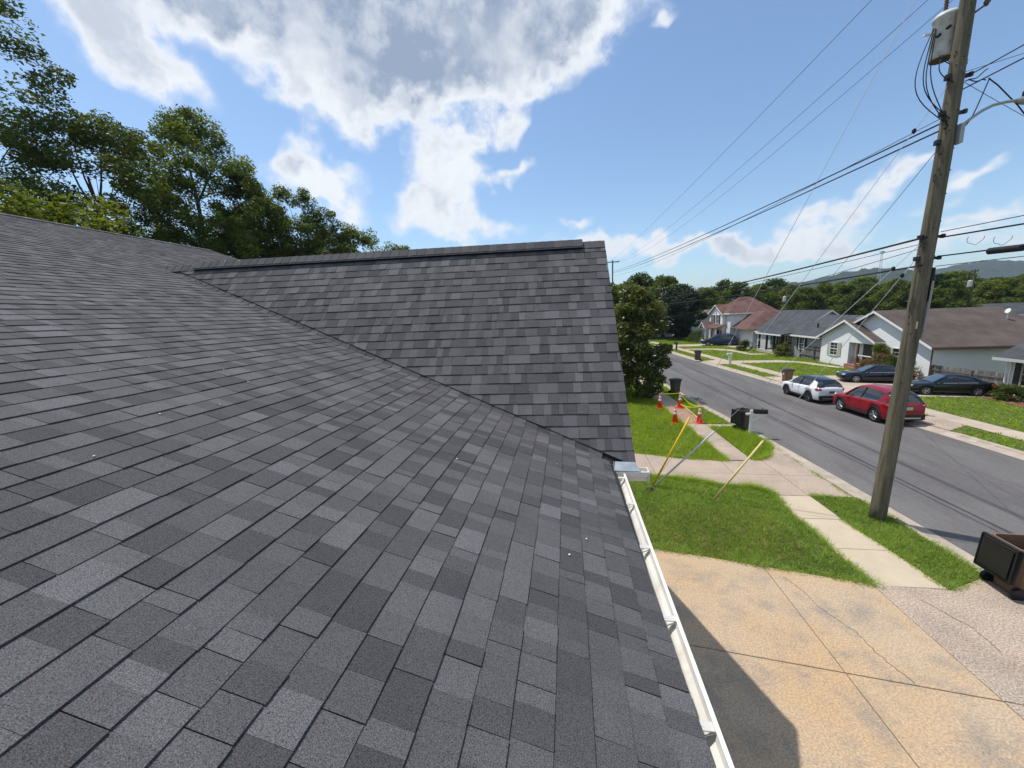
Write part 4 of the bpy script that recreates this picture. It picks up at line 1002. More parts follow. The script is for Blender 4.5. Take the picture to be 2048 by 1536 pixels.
    mb = MB(); mb.box(-L/2-.022, -L/2-.012, -.16, .16, S['zp'], S['zp']+.15); mb.build('number_plate', mat('plate_dark', (.10, .11, .13), rough=.5) if S.get('plate_dark') else M_RIM, o)
    return o
SUV_R = dict(L=4.35, W=1.86, r=.355, xf=1.30, xr=-1.22, H=1.68, sill=.27, top=[(-2.2, 1.0), (-2.05, 1.12), (-1.2, 1.10), (.8, 1.02), (1.05, 1.02), (1.7, .95), (2.0, .86), (2.18, .70)],
    roof=[(-2.08, 1.11), (-1.80, 1.45), (-1.6, 1.58), (-.9, 1.66), (-.1, 1.68), (.25, 1.65), (.5, 1.55), (1.12, 1.0)], wr=.58, panel=(-1.55, .42), ws=(1.08, .42), bp=-.18, cp=(-1.28, -1.5, -1.85, -2.0),
    seams=(.78, -.20, -1.02), handles=(-.05, -.92), zh=.82, zt=1.0, zp=.80, spokes=5, chrome=True)
SUV_W = dict(L=4.05, W=1.76, r=.34, xf=1.20, xr=-1.12, H=1.60, sill=.27, top=[(-2.05, .98), (-1.93, 1.10), (-1.1, 1.09), (.7, 1.0), (.95, 1.0), (1.6, .92), (1.85, .84), (2.03, .68)],
    roof=[(-1.95, 1.09), (-1.74, 1.36), (-1.52, 1.50), (-.8, 1.58), (-.1, 1.60), (.2, 1.57), (.45, 1.48), (1.02, .98)], wr=.55, panel=(-1.55, .38), ws=(.98, .38), bp=-.18, cp=(-1.05, -1.25, -1.62, -1.75),
    seams=(.70, -.18, -.95), handles=(-.05, -.85), zh=.78, zt=.99, zp=.72, spokes=5, plate_dark=True)
SEDAN = dict(L=4.75, W=1.83, r=.33, xf=1.42, xr=-1.38, H=1.46, sill=.22, top=[(-2.4, .88), (-2.2, .98), (-1.6, 1.0), (-1.0, .96), (.6, .90), (1.0, .90), (1.8, .82), (2.2, .72), (2.37, .60)],
    roof=[(-1.95, .99), (-1.35, 1.30), (-1.0, 1.40), (-.4, 1.46), (.0, 1.45), (.3, 1.38), (1.12, .90)], wr=.55, panel=(-1.05, .22), ws=(1.05, .24), bp=-.35, cp=(-1.35, -1.1, -1.3, -1.75),
    seams=(.85, -.30, -1.10), handles=(-.15, -1.0), zh=.66, zt=.82, zp=.6, spokes=5, chrome=True)
M_BLACKC = car_paint('black_car_paint', (.006, .007, .010), rough=.16, metal=.1)
hd = lambda dx, dy: math.atan2(dy, dx)
_c = car('red_suv', 'red crossover with chrome window trim and silver wheels parked at the far kerb', SUV_R, (16.2, 22.35, -.10), hd(-.05, 1), car_paint('red_car_paint', (.25, .003, .011), metal=.1))
_d = car('white_crossover', 'white crossover with black roof parked ahead of the red car', SUV_W, (15.62, 26.85, -.10), hd(-.06, 1), car_paint('white_car_paint', (.74, .75, .77), metal=0), rim=M_RIMD, roof_paint=M_BLACKC)
_e = car('black_sedan', 'black sedan on the pad in front of the grey fence, headlights to the left', SEDAN, (23.55, 27.3, .01), hd(-1, .22), M_BLACKC, clad=False)
_f = car('navy_sedan', 'dark navy sedan half hidden by the utility pole behind the red car', SEDAN, (22.6, 31.6, .01), hd(-1, .30), car_paint('navy_car_paint', (.007, .010, .022), rough=.16, metal=.2), clad=False)
VAN = dict(SUV_R); VAN.update(L=4.9, xf=1.5, xr=-1.4, chrome=False, top=[(-2.46, .98), (-2.2, 1.02), (-1.2, 1.02), (1.0, .98), (1.3, .98), (1.95, .92), (2.25, .84), (2.44, .70)],
    roof=[(-2.38, 1.02), (-2.2, 1.40), (-2.0, 1.62), (-1.2, 1.72), (-.1, 1.73), (.35, 1.68), (.65, 1.56), (1.4, .98)], panel=(-2.05, .55), ws=(1.35, .55), cp=(-2.0, -1.95, -2.12, -2.3), seams=(.9, -.3, -1.2), H=1.73, spokes=5)
car('blue_minivan', 'dark blue minivan in the driveway of the two-storey house', VAN, (23.4, 63.6, .01), hd(-1, .28), car_paint('blue_car_paint', (.012, .022, .075)), clad=False)
car('far_white_car', 'small white car far away behind the dark round tree', SEDAN, (21.2, 84.0, .0), hd(-1, .1), MATS['white_car_paint'], clad=False)
for _o, _k in ((_c, .955), (_d, .93), (_e, .85), (_f, .87)): _o.scale = (_k, _k, _k)
_c.scale = (.90, .955, 1.0)
# red utility trailer between the houses
Tr = Builder('red_trailer', 'red box trailer beside the grey house porch', 'trailer', (27.6, 57.0, 0))
Tr.box('body', mat('trailer_red', (.36, .02, .03), rough=.4), 26.6, 28.8, 56.4, 57.6, .45, 1.7)
for x in (27.3, 28.1):
    mb = MB(); mb.lathe([(.15, -.08), (.3, -.08), (.3, .08), (.15, .08)], 14, M=Matrix.Translation((x, 56.35, .3)) @ Matrix.Rotation(PI/2, 4, 'X')); Tr.part('wheel', mb, M_TYRE)
mb = MB(); mb.tube([(26.6, 57, .5), (25.7, 57, .45)], .04, 6); Tr.part('drawbar', mb, M_PLAST)

# ------------------------------------------------------------------ bins, mailboxes, cones
M_BIN = mat('tan_brown_plastic', (.175, .105, .065), rough=.6, var=.12, scale=4)
M_BIND = mat('dark_brown_plastic', (.085, .065, .05), rough=.6, var=.12, scale=4)
M_LID = mat('black_lid_plastic', (.012, .012, .013), rough=.35)
def bin_(label, loc, rz, m, lid='closed', logo=False):
    o = thing('wheeled_bin', label, 'bin', loc, rz, 'wheeled rubbish bins')
    # hollow tapered tub; hinge side is -x
    def ring(hx, hy, z, c=.06):
        return [(hx-c, -hy, z), (hx, -hy+c, z), (hx, hy-c, z), (hx-c, hy, z), (-hx+c, hy, z), (-hx, hy-c, z), (-hx, -hy+c, z), (-hx+c, -hy, z)]
    rings = [ring(.24, .21, .06), ring(.245, .215, .12), ring(.30, .27, .92), ring(.315, .285, .94), ring(.335, .305, .96), ring(.335, .305, 1.04), ring(.30, .27, 1.04), ring(.29, .26, .93), ring(.225, .195, .14)]
    mb = MB(); vs = [p for r_ in rings for p in r_]; fs = []
    for i in range(len(rings)-1):
        for k in range(8): fs.append((i*8+k, i*8+(k+1) % 8, (i+1)*8+(k+1) % 8, (i+1)*8+k))
    fs.append(tuple(range(7, -1, -1))); fs.append(tuple((len(rings)-1)*8+k for k in range(8))); mb.add(vs, fs); body = mb.build('tub', m, o)
    mb = MB()
    for y in (-.16, .0, .16): mb.box(.262, .292, y-.012, y+.012, .20, .80, M=Matrix.Rotation(-.07, 4, 'Y'))
    mb.build('rib', m, body)
    if logo: mb = MB(); mb.box(.297, .301, -.06, .06, .70, .82); mb.build('badge', M_TRIM, body)
    if lid == 'closed':
        mb = MB(); q = [ring(.35, .32, 1.045, .08), ring(.35, .32, 1.075, .08), ring(.26, .23, 1.12, .08)]; vs = [p for r_ in q for p in r_]
        mb.add(vs, [(i*8+k, i*8+(k+1) % 8, (i+1)*8+(k+1) % 8, (i+1)*8+k) for i in range(2) for k in range(8)]+[tuple(16+k for k in range(8)), tuple(range(7, -1, -1))]); mb.build('lid', M_LID, o)
    else:      # thrown open, hanging down behind the hinge
        Ml = Matrix.Translation((-.37, 0, 1.03)) @ Matrix.Rotation(.07, 4, 'Y')
        mb = MB(); mb.box(-.045, 0, -.31, .31, -.66, .02, M=Ml); mb.box(-.07, -.045, -.26, .26, -.60, -.06, M=Ml); mb.box(-.06, .035, -.31, -.29, -.66, 0, M=Ml); mb.box(-.06, .035, .29, .31, -.66, 0, M=Ml); mb.box(-.06, .035, -.31, .31, -.68, -.655, M=Ml)
        mb.build('lid', M_LID, o)
    mb = MB(); mb.tube([(-.40, -.25, 1.0), (-.40, .25, 1.0)], .018, 8); mb.tube([(-.33, -.22, .97), (-.40, -.22, 1.0)], .016, 6); mb.tube([(-.33, .22, .97), (-.40, .22, 1.0)], .016, 6); mb.build('handle', m, o)
    for y in (-.25, .25):
        mb = MB(); mb.lathe([(.02, -.03), (.12, -.03), (.125, 0), (.12, .03), (.02, .03)], 16, M=Matrix.Translation((-.25, y, .125)) @ Matrix.Rotation(PI/2, 4, 'X')); mb.build('wheel', M_LID, o)
    return o
bin_('big tan bin with its black lid hanging open at the right edge', (9.12, 8.34, -.03), -.05, M_BIN, 'open').scale = (1.1, 1.15, 1.06)
bin_('brown bin with open lid beside the white mailbox post', (8.45, 19.4, .0), .55, M_BIND, 'open')
bin_('closed brown bin under the magnolia at the near kerb', (7.55, 27.9, .0), .3, M_BIND, 'closed', True)
bin_('brown bin at the far kerb ahead of the white crossover', (16.55, 31.3, .0), PI+.1, M_BIN, 'closed', True)
bin_('small brown bin at the far kerb left of the white mailbox', (14.75, 46.0, .0), PI, M_BIND, 'closed', True)

def mailbox(name, label, loc, rz, h, m_post, m_box, arm=True, plastic=False):
    o = thing(name, label, 'mailbox', loc, rz, 'kerbside mailboxes')
    w = .05 if not plastic else .10
    mb = MB(); mb.box(-w, w, -w, w, 0, h+(.10 if arm else -.12)); mb.build('post', m_post, o)
    if arm:
        mb = MB(); mb.box(-.22, .62, -.045, .045, h-.14, h-.05); mb.build('arm', m_post, o)
        mb = MB(); mb.prism([(.05, -.03, h-.45), (.05, -.03, h-.36), (.40, -.03, h-.14), (.49, -.03, h-.14)], (0, .06, 0)); mb.build('brace', m_post, o)
        x0, x1 = .10, .62
    else: x0, x1 = -.18, .32
    n = 10; sec = [(-.09, 0), (.09, 0)]+[(.09*math.cos(a), .11+.09*math.sin(a)) for a in np.linspace(0, PI, n)]
    mb = MB(); z0 = h-.05 if arm else h-.12
    mb.prism([(x0, y, z0+z) for y, z in sec], (x1-x0, 0, 0)); bx = mb.build('box', m_box, o)
    mb = MB(); mb.prism([(x1, y*1.06, z0-.005+z*1.05) for y, z in sec], (.02, 0, 0)); mb.build('door', m_box, bx)
    mb = MB(); mb.box(x1-.16, x1-.13, .092, .10, z0+.06, z0+.26); mb.build('flag', M_TAIL, bx)
    return o
M_MWHITE = mat('white_post_paint', (.72, .70, .66), rough=.6)
mailbox('mailbox', 'black mailbox on a white wooden post beside the open bin', (8.42, 18.55, 0), -.15, 1.12, M_MWHITE, M_LID)
mailbox('mailbox', 'white plastic mailbox on the lawn across the street', (16.75, 42.3, 0), PI+.2, 1.12, M_MWHITE, M_MWHITE, False, True)
mailbox('mailbox', 'dark mailbox far down the street near the minivan', (15.55, 57.6, 0), PI, 1.1, M_BIND, M_LID, False, True)
mailbox('mailbox', 'black mailbox poking out of the magnolia', (7.2, 33.2, 0), .05, 1.3, M_MWHITE, M_LID)

M_CONE = mat('cone_orange', (.80, .065, .012), rough=.5)
M_REFL = mat('reflective_white', (.78, .78, .80), rough=.35)
def cone(label, x, y):
    o = thing('traffic_cone', label, 'traffic cone', (x, y, .0), rnd.uniform(0, 1), 'traffic cones round the dug-out walk')
    mb = MB(); mb.box(-.19, .19, -.19, .19, 0, .04); mb.build('base', M_CONE, o)
    R_ = lambda z: .15-(z-.04)*(.15-.035)/.87
    mb = MB(); mb.lathe([(R_(.04), .04), (R_(.90), .90), (.02, .915)], 18); mb.build('body', M_CONE, o, True)
    for a, b in ((.50, .62), (.68, .80)):
        mb = MB(); mb.lathe([(R_(a)+.004, a), (R_(b)+.004, b)], 18, cap=False); mb.build('collar', M_REFL, o, True)
    return Vector((x, y, .90))
k1_ = cone('far left orange traffic cone on the walk', 5.58, 23.75); k2_ = cone('far right orange traffic cone by the grass verge', 6.78, 23.9)
k3_ = cone('near left orange traffic cone on the walk', 5.63, 20.6); k4_ = cone('near right orange traffic cone by the kerb step', 6.85, 20.6)
M_TAPE = mat('yellow_tape', (.72, .75, .04), rough=.5)
def tape(label, a, b, sag):
    mb = MB(); P = []
    for k in np.linspace(0, 1, 9):
        p = a.lerp(b, k); P.append(p-Vector((0, 0, sag*4*k*(1-k))))
    for p, q in zip(P[:-1], P[1:]): mb.prism([p, q, q+Vector((0, 0, .05)), p+Vector((0, 0, .05))], (.002, .002, 0))
    tag(mb.build('caution_tape', M_TAPE), label, 'tape', 'yellow tape between the cones')
tape('taut yellow tape between the two far cones', k1_, k2_, .03); tape('sagging yellow tape along the kerb side cones', k2_, k4_, .25)
tape('low yellow tape at the base of the cone area', Vector((6.75, 23.7, .25)), Vector((6.95, 20.8, .85)), .12)
mb = MB(); mb.box(-.05, .05, -1.75, 1.75, 0, .09, M=Matrix.Translation((7.02, 22.2, .0)) @ Matrix.Rotation(-.02, 4, 'Z')); tag(mb.build('form_board', mat('form_wood', (.50, .34, .17), rough=.8, var=.15, scale=4)), 'long wooden form board lying along the dug-out walk', 'board')
# ------------------------------------------------------------------ utility pole, lamp, transformer, wires
def PXP(z): return float(np.interp(z, [0, 4.7, 9.06, 12.4, 15.6], [8.5, 8.67, 8.81, 8.85, 8.87]))
PY = 11.13
def PR(z): return float(np.interp(z, [-.3, 1, 9, 15.6], [.188, .180, .150, .115]))
M_POLE = mat('weathered_pole', (.088, .080, .055), rough=.95, color2=(.172, .150, .105), scale=3.0, stretch=(5, 5, .35), fine=.3, fscale=30, bump=1.0, bscale=25)
pole = Builder('utility_pole', 'tall weathered wooden utility pole in the verge', 'utility pole', (8.5, PY, 0))
mb = MB(); mb.tube([(PXP(z), PY, z) for z in np.linspace(-.2, 15.6, 28)], [PR(z) for z in np.linspace(-.2, 15.6, 28)], 20); pole.part('shaft', mb, M_POLE, smooth=True)
M_HW = mat('galvanised_hardware', (.05, .05, .055), rough=.5, metal=.6)
M_CABLE = mat('black_cable', (.012, .013, .015), rough=.6)
M_WIRE = mat('aluminium_wire', (.10, .105, .11), rough=.5, metal=.4)
mb = MB(); mb.box(7.35, 9.85, PY-.06, PY+.06, 12.98, 13.12); pole.part('crossarm', mb, M_POLE)
for x in (7.6, 9.6):
    mb = MB(); mb.lathe([(.03, 0), (.07, .03), (.04, .06), (.07, .09), (.04, .12), (.05, .17), (.02, .2)], 10, M=Matrix.Translation((x, PY, 13.12))); pole.part('insulator', mb, mat('porcelain_brown', (.12, .07, .05), rough=.3), smooth=True)
mb = MB(); mb.box(PXP(6.5)+PR(6.5)-.03, PXP(6.5)+PR(6.5)+.03, PY-.12, PY-.02, 5.9, 6.72); pole.part('cable_box', mb, M_CABLE)
mb = MB(); mb.tube([(PXP(z)+PR(z)+.02, PY-.10, z) for z in (5.2, 5.8, 6.4)], .035, 8); mb.tube([(PXP(z)+PR(z)+.05, PY-.04, z) for z in (5.0, 5.8, 6.4)], .03, 8); pole.part('conduit', mb, mat('grey_pvc', (.30, .30, .29), rough=.6))
for z in (9.55, 10.15, 7.45, 6.95, 10.9):
    mb = MB(); mb.box(PXP(z)-PR(z)-.07, PXP(z)-PR(z)+.04, PY-.06, PY+.04, z-.05, z+.05); mb.lathe([(.02, -.05), (.05, -.04), (.05, .04), (.02, .05)], 8, M=Matrix.Translation((PXP(z)-PR(z)-.07, PY-.06, z))); pole.part('bracket', mb, M_HW); mb = MB(); mb.box(PXP(z)+PR(z)-.03, PXP(z)+PR(z)+.10, PY-.06, PY+.03, z-.03, z+.03); mb.lathe([(.02, -.05), (.045, -.04), (.045, .04), (.02, .05)], 8, M=Matrix.Translation((PXP(z)+PR(z)+.10, PY-.06, z))); pole.part('bracket', mb, M_HW)
rb = random.Random(3)
mb = MB()
for i in range(40):
    z = rb.uniform(2.5, 12.6); a = rb.uniform(-2.9, -.3); x = PXP(z)+PR(z)*math.cos(a); y = PY+PR(z)*math.sin(a)
    mb.box(x-.012, x+.012, y-.012, y+.012, z-.012, z+.012)
pole.part('bolt', mb, M_HW)
# little tag with torn edge
mb = MB(); z = 5.35; mb.box(PXP(z)-.05, PXP(z)-.02, PY-PR(z)-.006, PY-PR(z)+.01, z-.10, z+.08); pole.part('tag', mb, mat('tag_tan', (.6, .42, .25), rough=.7))

trf = Builder('pole_transformer', 'pale grey cylinder transformer high on the pole', 'transformer', (8.62, 11.47, 11.5))
tx, ty = 8.76, 11.50
mb = MB(); mb.lathe([(.0, 11.46), (.19, 11.46), (.215, 11.50), (.215, 12.28), (.235, 12.29), (.235, 12.33), (.18, 12.40), (.0, 12.43)], 26, M=Matrix.Translation((tx, ty, 0)), cap=False); trf.part('tank', mb, mat('transformer_grey', (.56, .58, .58), rough=.5, var=.12, scale=5, stain=(6.0, (.22, .2, .18), .6)), smooth=True)
mb = MB(); mb.lathe([(.0, 11.452), (.195, 11.452)], 26, M=Matrix.Translation((tx, ty, 0)), cap=False); trf.part('tank_bottom', mb, mat('rust_brown', (.10, .07, .045), rough=.9))
mb = MB(); mb.lathe([(.035, 12.4)]+[(.045 if i % 2 else .028, 12.42+i*.03) for i in range(11)]+[(.01, 12.78)], 10, M=Matrix.Translation((tx-.08, ty-.05, 0))); trf.part('bushing', mb, MATS['porcelain_brown'], smooth=True)
mb = MB(); mb.box(tx-.42, tx-.20, ty-.03, ty+.03, 12.0, 12.03); trf.part('lug', mb, MATS['bright_white'])
mb = MB()
for a in (-2.6, -2.0, -1.3):
    x = tx+.24*math.cos(a); y = ty+.24*math.sin(a); mb.lathe([(.03, -.04), (.03, .04)], 8, M=Matrix.Translation((x, y, 11.95+.1*math.sin(5*a))) @ Matrix.Rotation(PI/2, 4, 'X'))
trf.part('terminal', mb, M_CABLE)
mb = MB(); mb.lathe([(.035, 0)]+[(.06 if i % 2 else .042, .03+i*.035) for i in range(9)]+[(.02, .40)], 10, M=Matrix.Translation((9.10, 11.0, 12.18)) @ Matrix.Rotation(.2, 4, 'Y')); mb.tube([(8.95, 11.05, 12.1), (9.10, 11.0, 12.2)], .02, 6)
trf.part('lightning_arrester', mb, MATS['porcelain_brown'], smooth=True)

lamp = Builder('street_lamp', 'grey street lamp on a curved arm reaching right from the pole', 'street lamp', (8.95, 11.0, 9.7))
M_LAMP = mat('lamp_grey', (.34, .35, .35), rough=.45, metal=.3)
mb = MB(); mb.tube([(8.96, 11.0, 9.80), (9.15, 11.0, 9.96), (9.35, 11.0, 10.10), (9.55, 11.0, 10.19), (9.8, 11.0, 10.23), (10.1, 11.0, 10.24)], .030, 10); lamp.part('arm', mb, M_LAMP, smooth=True)
mb = MB(); mb.box(8.92, 9.0, 10.92, 11.08, 9.45, 9.86); lamp.part('mounting_plate', mb, M_LAMP)
mb = MB()
vs = []
for (x, w, z0, z1) in ((9.98, .05, 10.20, 10.27), (10.12, .10, 10.17, 10.30), (10.4, .15, 10.15, 10.33), (10.65, .13, 10.16, 10.30), (10.75, .05, 10.19, 10.26)):
    vs += [(x, 11-w, (z0+z1)/2), (x, 11-w*.7, z1), (x, 11+w*.7, z1), (x, 11+w, (z0+z1)/2), (x, 11+w*.7, z0), (x, 11-w*.7, z0)]
mb.add(vs, [(i*6+k, i*6+(k+1) % 6, (i+1)*6+(k+1) % 6, (i+1)*6+k) for i in range(4) for k in range(6)]+[(5, 4, 3, 2, 1, 0), (24, 25, 26, 27, 28, 29)]); hd_ = lamp.part('head', mb, M_LAMP)
mb = MB(); mb.lathe([(.045, 10.32), (.045, 10.40), (.03, 10.42)], 12, M=Matrix.Translation((10.13, 11, 0))); lamp.part('photocell', mb, M_CABLE)

FARP = (7.9, 70.0)
def sagline(a, b, sag, n=26):
    a, b = Vector(a), Vector(b); return [a.lerp(b, k)-Vector((0, 0, 4*sag*k*(1-k))) for k in np.linspace(0, 1, n)]
def wire(label, pts, r, m=M_WIRE, group='overhead wires'):
    mb = MB(); mb.tube(pts, r, 5); return tag(mb.build('overhead_wire', m), label, 'wire', group)
wire('highest thin power wire crossing the sky from upper right', sagline((7.6, PY, 13.32), (7.35, 70, 14.1), .45), .0075)
wire('second thin power wire from the pole top', sagline((8.86, PY, 13.2), (8.0, 70, 13.75), .9), .0075)
wire('third thin power wire just left of the transformer', sagline((9.6, PY, 13.32), (8.6, 70, 14.0), 1.3), .0075)
wire('upper thick black service cable running left from the pole', sagline((8.72, PY-.1, 9.98), (8.3, 72, 12.75), .35), .020, M_CABLE)
wire('lower thick black service cable running left from the pole', sagline((8.70, PY-.12, 9.82), (8.2, 72, 12.5), .42), .020, M_CABLE)
wire('thin neutral wire below the thick service cables', sagline((8.72, PY-.1, 10.1), (8.5, 72, 12.0), .6), .009)
wire('thick telephone cable running left from mid pole', sagline((8.62, PY-.12, 7.44), (7.8, 70, 7.7), .75), .026, M_CABLE)
wire('support strand under the thick telephone cable', sagline((8.62, PY-.12, 7.30), (7.8, 70, 7.6), .72), .008, M_CABLE)
wire('lower telephone cable at the foot of the cable group', sagline((8.60, PY-.12, 6.78), (7.8, 70, 7.1), .60), .022, M_CABLE)
wire('drop wire sagging left over the houses', sagline((8.62, PY-.12, 7.2), (9.5, 48, 4.6), .25), .008, M_CABLE)
wire('service wire reaching the white house across the street', sagline((8.75, PY-.1, 7.15), (25.5, 40.0, 3.9), .6), .006)
wire('service wire reaching the grey house across the street', sagline((8.75, PY-.1, 9.6), (26.0, 52.0, 3.6), .8), .007, M_CABLE)
for lab, z0, z1, sg, r in (('upper power wire leaving right behind the lamp', 10.85, 11.6, .5, .012), ('lower power wire leaving right behind the lamp', 10.62, 11.0, .6, .014), ('top telephone strand leaving right', 7.55, 7.9, .25, .009),
                           ('thick telephone cable leaving right', 7.42, 7.7, .45, .018), ('lower telephone cable leaving right', 6.98, 7.3, .35, .016), ('lowest telephone strand leaving right', 6.75, 7.5, .30, .008)):
    wire(lab, sagline((8.98, PY-.03, z0), (9.4, -34.0, z1), sg), r, M_CABLE)
wire('thin power wire leaving right above the lamp', sagline((8.98, PY, 10.98), (22, 2.0, 12.5), .3), .006)
wire('thin wire leaving level to the right edge', sagline((8.98, PY, 10.80), (30, 20.0, 7.5), .5), .006)
spl = MB(); spl.tube(sagline((9.02, 9.95, 6.93), (9.04, 9.35, 6.91), 0, 3), .07, 12); tag(spl.build('splice_case', M_CABLE), 'black cylindrical splice case hanging from the cables right of the pole', 'cable splice')
# slack loops round the transformer
loops = Builder('jumper_cables', 'tangle of slack black jumper cables under the transformer', 'cable', (8.6, 11.2, 10.5))
rl = random.Random(5)
for i, (x0, z0, x1, z1, bul) in enumerate(((8.36, 12.0, 8.72, 10.0, -.34), (8.36, 12.0, 8.70, 9.85, -.24), (8.38, 11.98, 8.68, 9.9, -.14), (8.6, 11.45, 8.72, 10.75, -.12), (8.55, 11.45, 8.75, 11.1, .05), (8.62, 11.45, 8.80, 10.9, .10), (8.36, 12.0, 8.62, 9.95, -.46))):
    P = []
    for k in np.linspace(0, 1, 14): P.append((x0+(x1-x0)*k+bul*math.sin(PI*k)+.03*math.sin(7*k+i), PY-.12+.25*(1-k), z0+(z1-z0)*k-.12*math.sin(PI*k)))
    mb = MB(); mb.tube(P, .010, 5); loops.part('cable', mb, M_CABLE, smooth=True)
for (x1, z1, dip) in ((9.35, 10.72, .0), (9.42, 10.75, .5), (9.36, 10.95, -.1)):
    P = [(8.95+(x1-8.95)*k, PY-.1, (9.7 if dip > .3 else 10.75)+(z1-(9.7 if dip > .3 else 10.75))*k**1.8+.02*math.sin(9*k)) for k in np.linspace(0, 1, 10)]
    mb = MB(); mb.tube(P, .011, 5); loops.part('cable', mb, M_CABLE, smooth=True)
P = [(9.40, PY-.1, 10.76), (9.6, PY-.1, 10.6), (9.8, PY-.1, 10.4), (10.05, PY-.1, 10.15), (10.3, PY-.1, 9.85), (10.6, PY-.1, 9.5)]
mb = MB(); mb.tube(P, .013, 5); loops.part('cable', mb, M_CABLE, smooth=True)
for (cx, cz, rr) in ((9.55, 7.25, .16), (10.1, 7.22, .17)):
    mb = MB(); mb.tube([(cx+rr*math.cos(a)*(1+.15*math.sin(3*a)), PY-.25+.05*math.sin(a), cz+.12-rr*1.1*abs(math.sin(a))*(1+.1*math.cos(5*a))) for a in np.linspace(0, PI, 16)], .005, 5); loops.part('cable', mb, M_CABLE, smooth=True)

# guy wires with plastic guards
M_GUY = mat('guy_strand', (.42, .43, .43), rough=.45, metal=.5)
AN1, AN2 = Vector((2.86, 12.88, 0)), Vector((4.46, 11.90, 0))
def guy(label, a, z, guard=None, glen=2.3, off=(0, 0, 0)):
    b = Vector((PXP(z), PY-.05, z)); a = a+Vector(off)
    g = Builder('guy_wire', label, 'guy wire', a, 'guy wires of the pole')
    mb = MB(); mb.tube([a, b], .007, 5); g.part('strand', mb, M_GUY)
    if guard:
        d = (b-a).normalized(); mb = MB(); mb.tube([a+d*.05, a+d*glen], .030, 10); g.part('guard', mb, guard, smooth=True)
    q = a.lerp(b, .90); mb = MB(); mb.lathe([(.01, -.06), (.04, -.03), (.04, .03), (.01, .06)], 8, M=Matrix.Translation(q)); g.part('insulator', mb, M_CABLE)
    mb = MB(); mb.tube([a-Vector((0, 0, .02)), a+(b-a).normalized()*.10], .014, 6); g.part('anchor_rod', mb, M_HW)
guy('steep guy wire with a bright yellow plastic guard', AN1, 14.9, mat('guard_yellow', (.70, .46, .02), rough=.45), 2.75)
guy('guy wire with a pale grey plastic guard', AN1, 7.5, mat('guard_grey', (.55, .56, .54), rough=.5), 2.75, (.04, -.04, 0))
guy('guy wire with a pale straw guard nearest the camera', AN2, 7.3, mat('guard_straw', (.68, .55, .22), rough=.5), 2.4)
guy('bare guy wire between the yellow and grey guards', AN1, 11.0, None, off=(-.03, .05, 0))
mb = MB(); mb.lathe([(.0, 0), (.14, .0), (.13, .05), (.05, .09), (0, .10)], 12, M=Matrix.Translation((2.72, 12.55, -.01))); tag(mb.build('anchor_cap', M_CABLE, smooth=True), 'black cap on the grass at the foot of the guy wires', 'anchor')

# distant poles
def far_pole(label, x, y, h, arm=0, trans=False, lampo=False):
    b = Builder('utility_pole', label, 'utility pole', (x, y, 0))
    mb = MB(); mb.tube([(x, y, 0), (x, y, h)], [.15, .11], 10); b.part('shaft', mb, M_POLE)
    if arm: mb = MB(); mb.box(x-arm/2, x+arm/2, y-.06, y+.06, h-.35, h-.2); mb.box(x-arm/2+.05, x-arm/2+.11, y-.03, y+.03, h-.2, h+.05); mb.box(x+arm/2-.11, x+arm/2-.05, y-.03, y+.03, h-.2, h+.05); b.part('crossarm', mb, M_POLE)
    if trans: mb = MB(); mb.lathe([(0, h-2.6), (.28, h-2.6), (.28, h-1.7), (.1, h-1.6)], 12, M=Matrix.Translation((x-.4, y, 0))); b.part('transformer', mb, MATS['transformer_grey'])
far_pole('far pole whose crossarm shows behind the roof edge', 8.0, 70.0, 14.4, 2.2)
far_pole('far pole with transformer behind the brown roof', 62.0, 70.0, 10.0, 1.0, True)
far_pole('far pole with grey transformer behind the red-brown roof', 42.0, 82.0, 9.0, 0, True)
# lattice radio mast on the ridge line
mast = Builder('radio_mast', 'thin lattice radio mast on the horizon', 'mast', (700, 1000, 0))
mb = MB()
for dx, dy in ((-1.5, 0), (1.5, 0), (0, 2.2)): mb.tube([(700+dx*2, 1000+dy*2, 40), (700+dx, 1000+dy, 112)], .35, 4)
for i in range(18): z = 40+i*4; mb.tube([(697.5, 1000, z), (702.5, 1000, z+4)], .2, 4); mb.tube([(702.5, 1000, z), (697.5, 1000, z+4)], .2, 4)
mb.box(696, 704, 998, 1002, 109, 112); mast.part('lattice', mb, MATS['transformer_grey'])
# ------------------------------------------------------------------ trees
def leaf_cloud(rs, centres, radii, per, size, flat=.75, tone_lo=0.0, tone_hi=1.0):
    """rhombic leaves scattered in clumps; returns verts, quads, tone"""
    C_ = np.repeat(centres, per, axis=0); R_ = np.repeat(radii, per); n = len(C_)
    d = rs.normal(size=(n, 3)); d /= np.linalg.norm(d, axis=1)[:, None]
    rr = rs.uniform(.25, 1, n)**.55
    P = C_ + d*(R_*rr)[:, None]*np.array([1, 1, flat])
    ax = rs.normal(size=(n, 3)); ax[:, 2] *= .55; ax /= np.linalg.norm(ax, axis=1)[:, None]
    nn = d*.6+rs.normal(size=(n, 3))*.55+np.array([0, 0, .55]); b = np.cross(ax, nn); b /= np.linalg.norm(b, axis=1)[:, None]+1e-9
    s = size*rs.uniform(.6, 1.35, n); w = s*rs.uniform(.35, .6, n)
    V = np.empty((n, 4, 3)); V[:, 0] = P-ax*(s/2)[:, None]; V[:, 1] = P+b*(w/2)[:, None]; V[:, 2] = P+ax*(s/2)[:, None]; V[:, 3] = P-b*(w/2)[:, None]
    F = np.arange(n*4).reshape(n, 4)
    ctone = np.repeat(rs.uniform(0, 1, len(centres)), per)
    tone_ = np.clip(tone_lo+(tone_hi-tone_lo)*(.55*ctone+.45*rs.uniform(0, 1, n)), 0, 1)
    return V.reshape(-1, 3), F, tone_
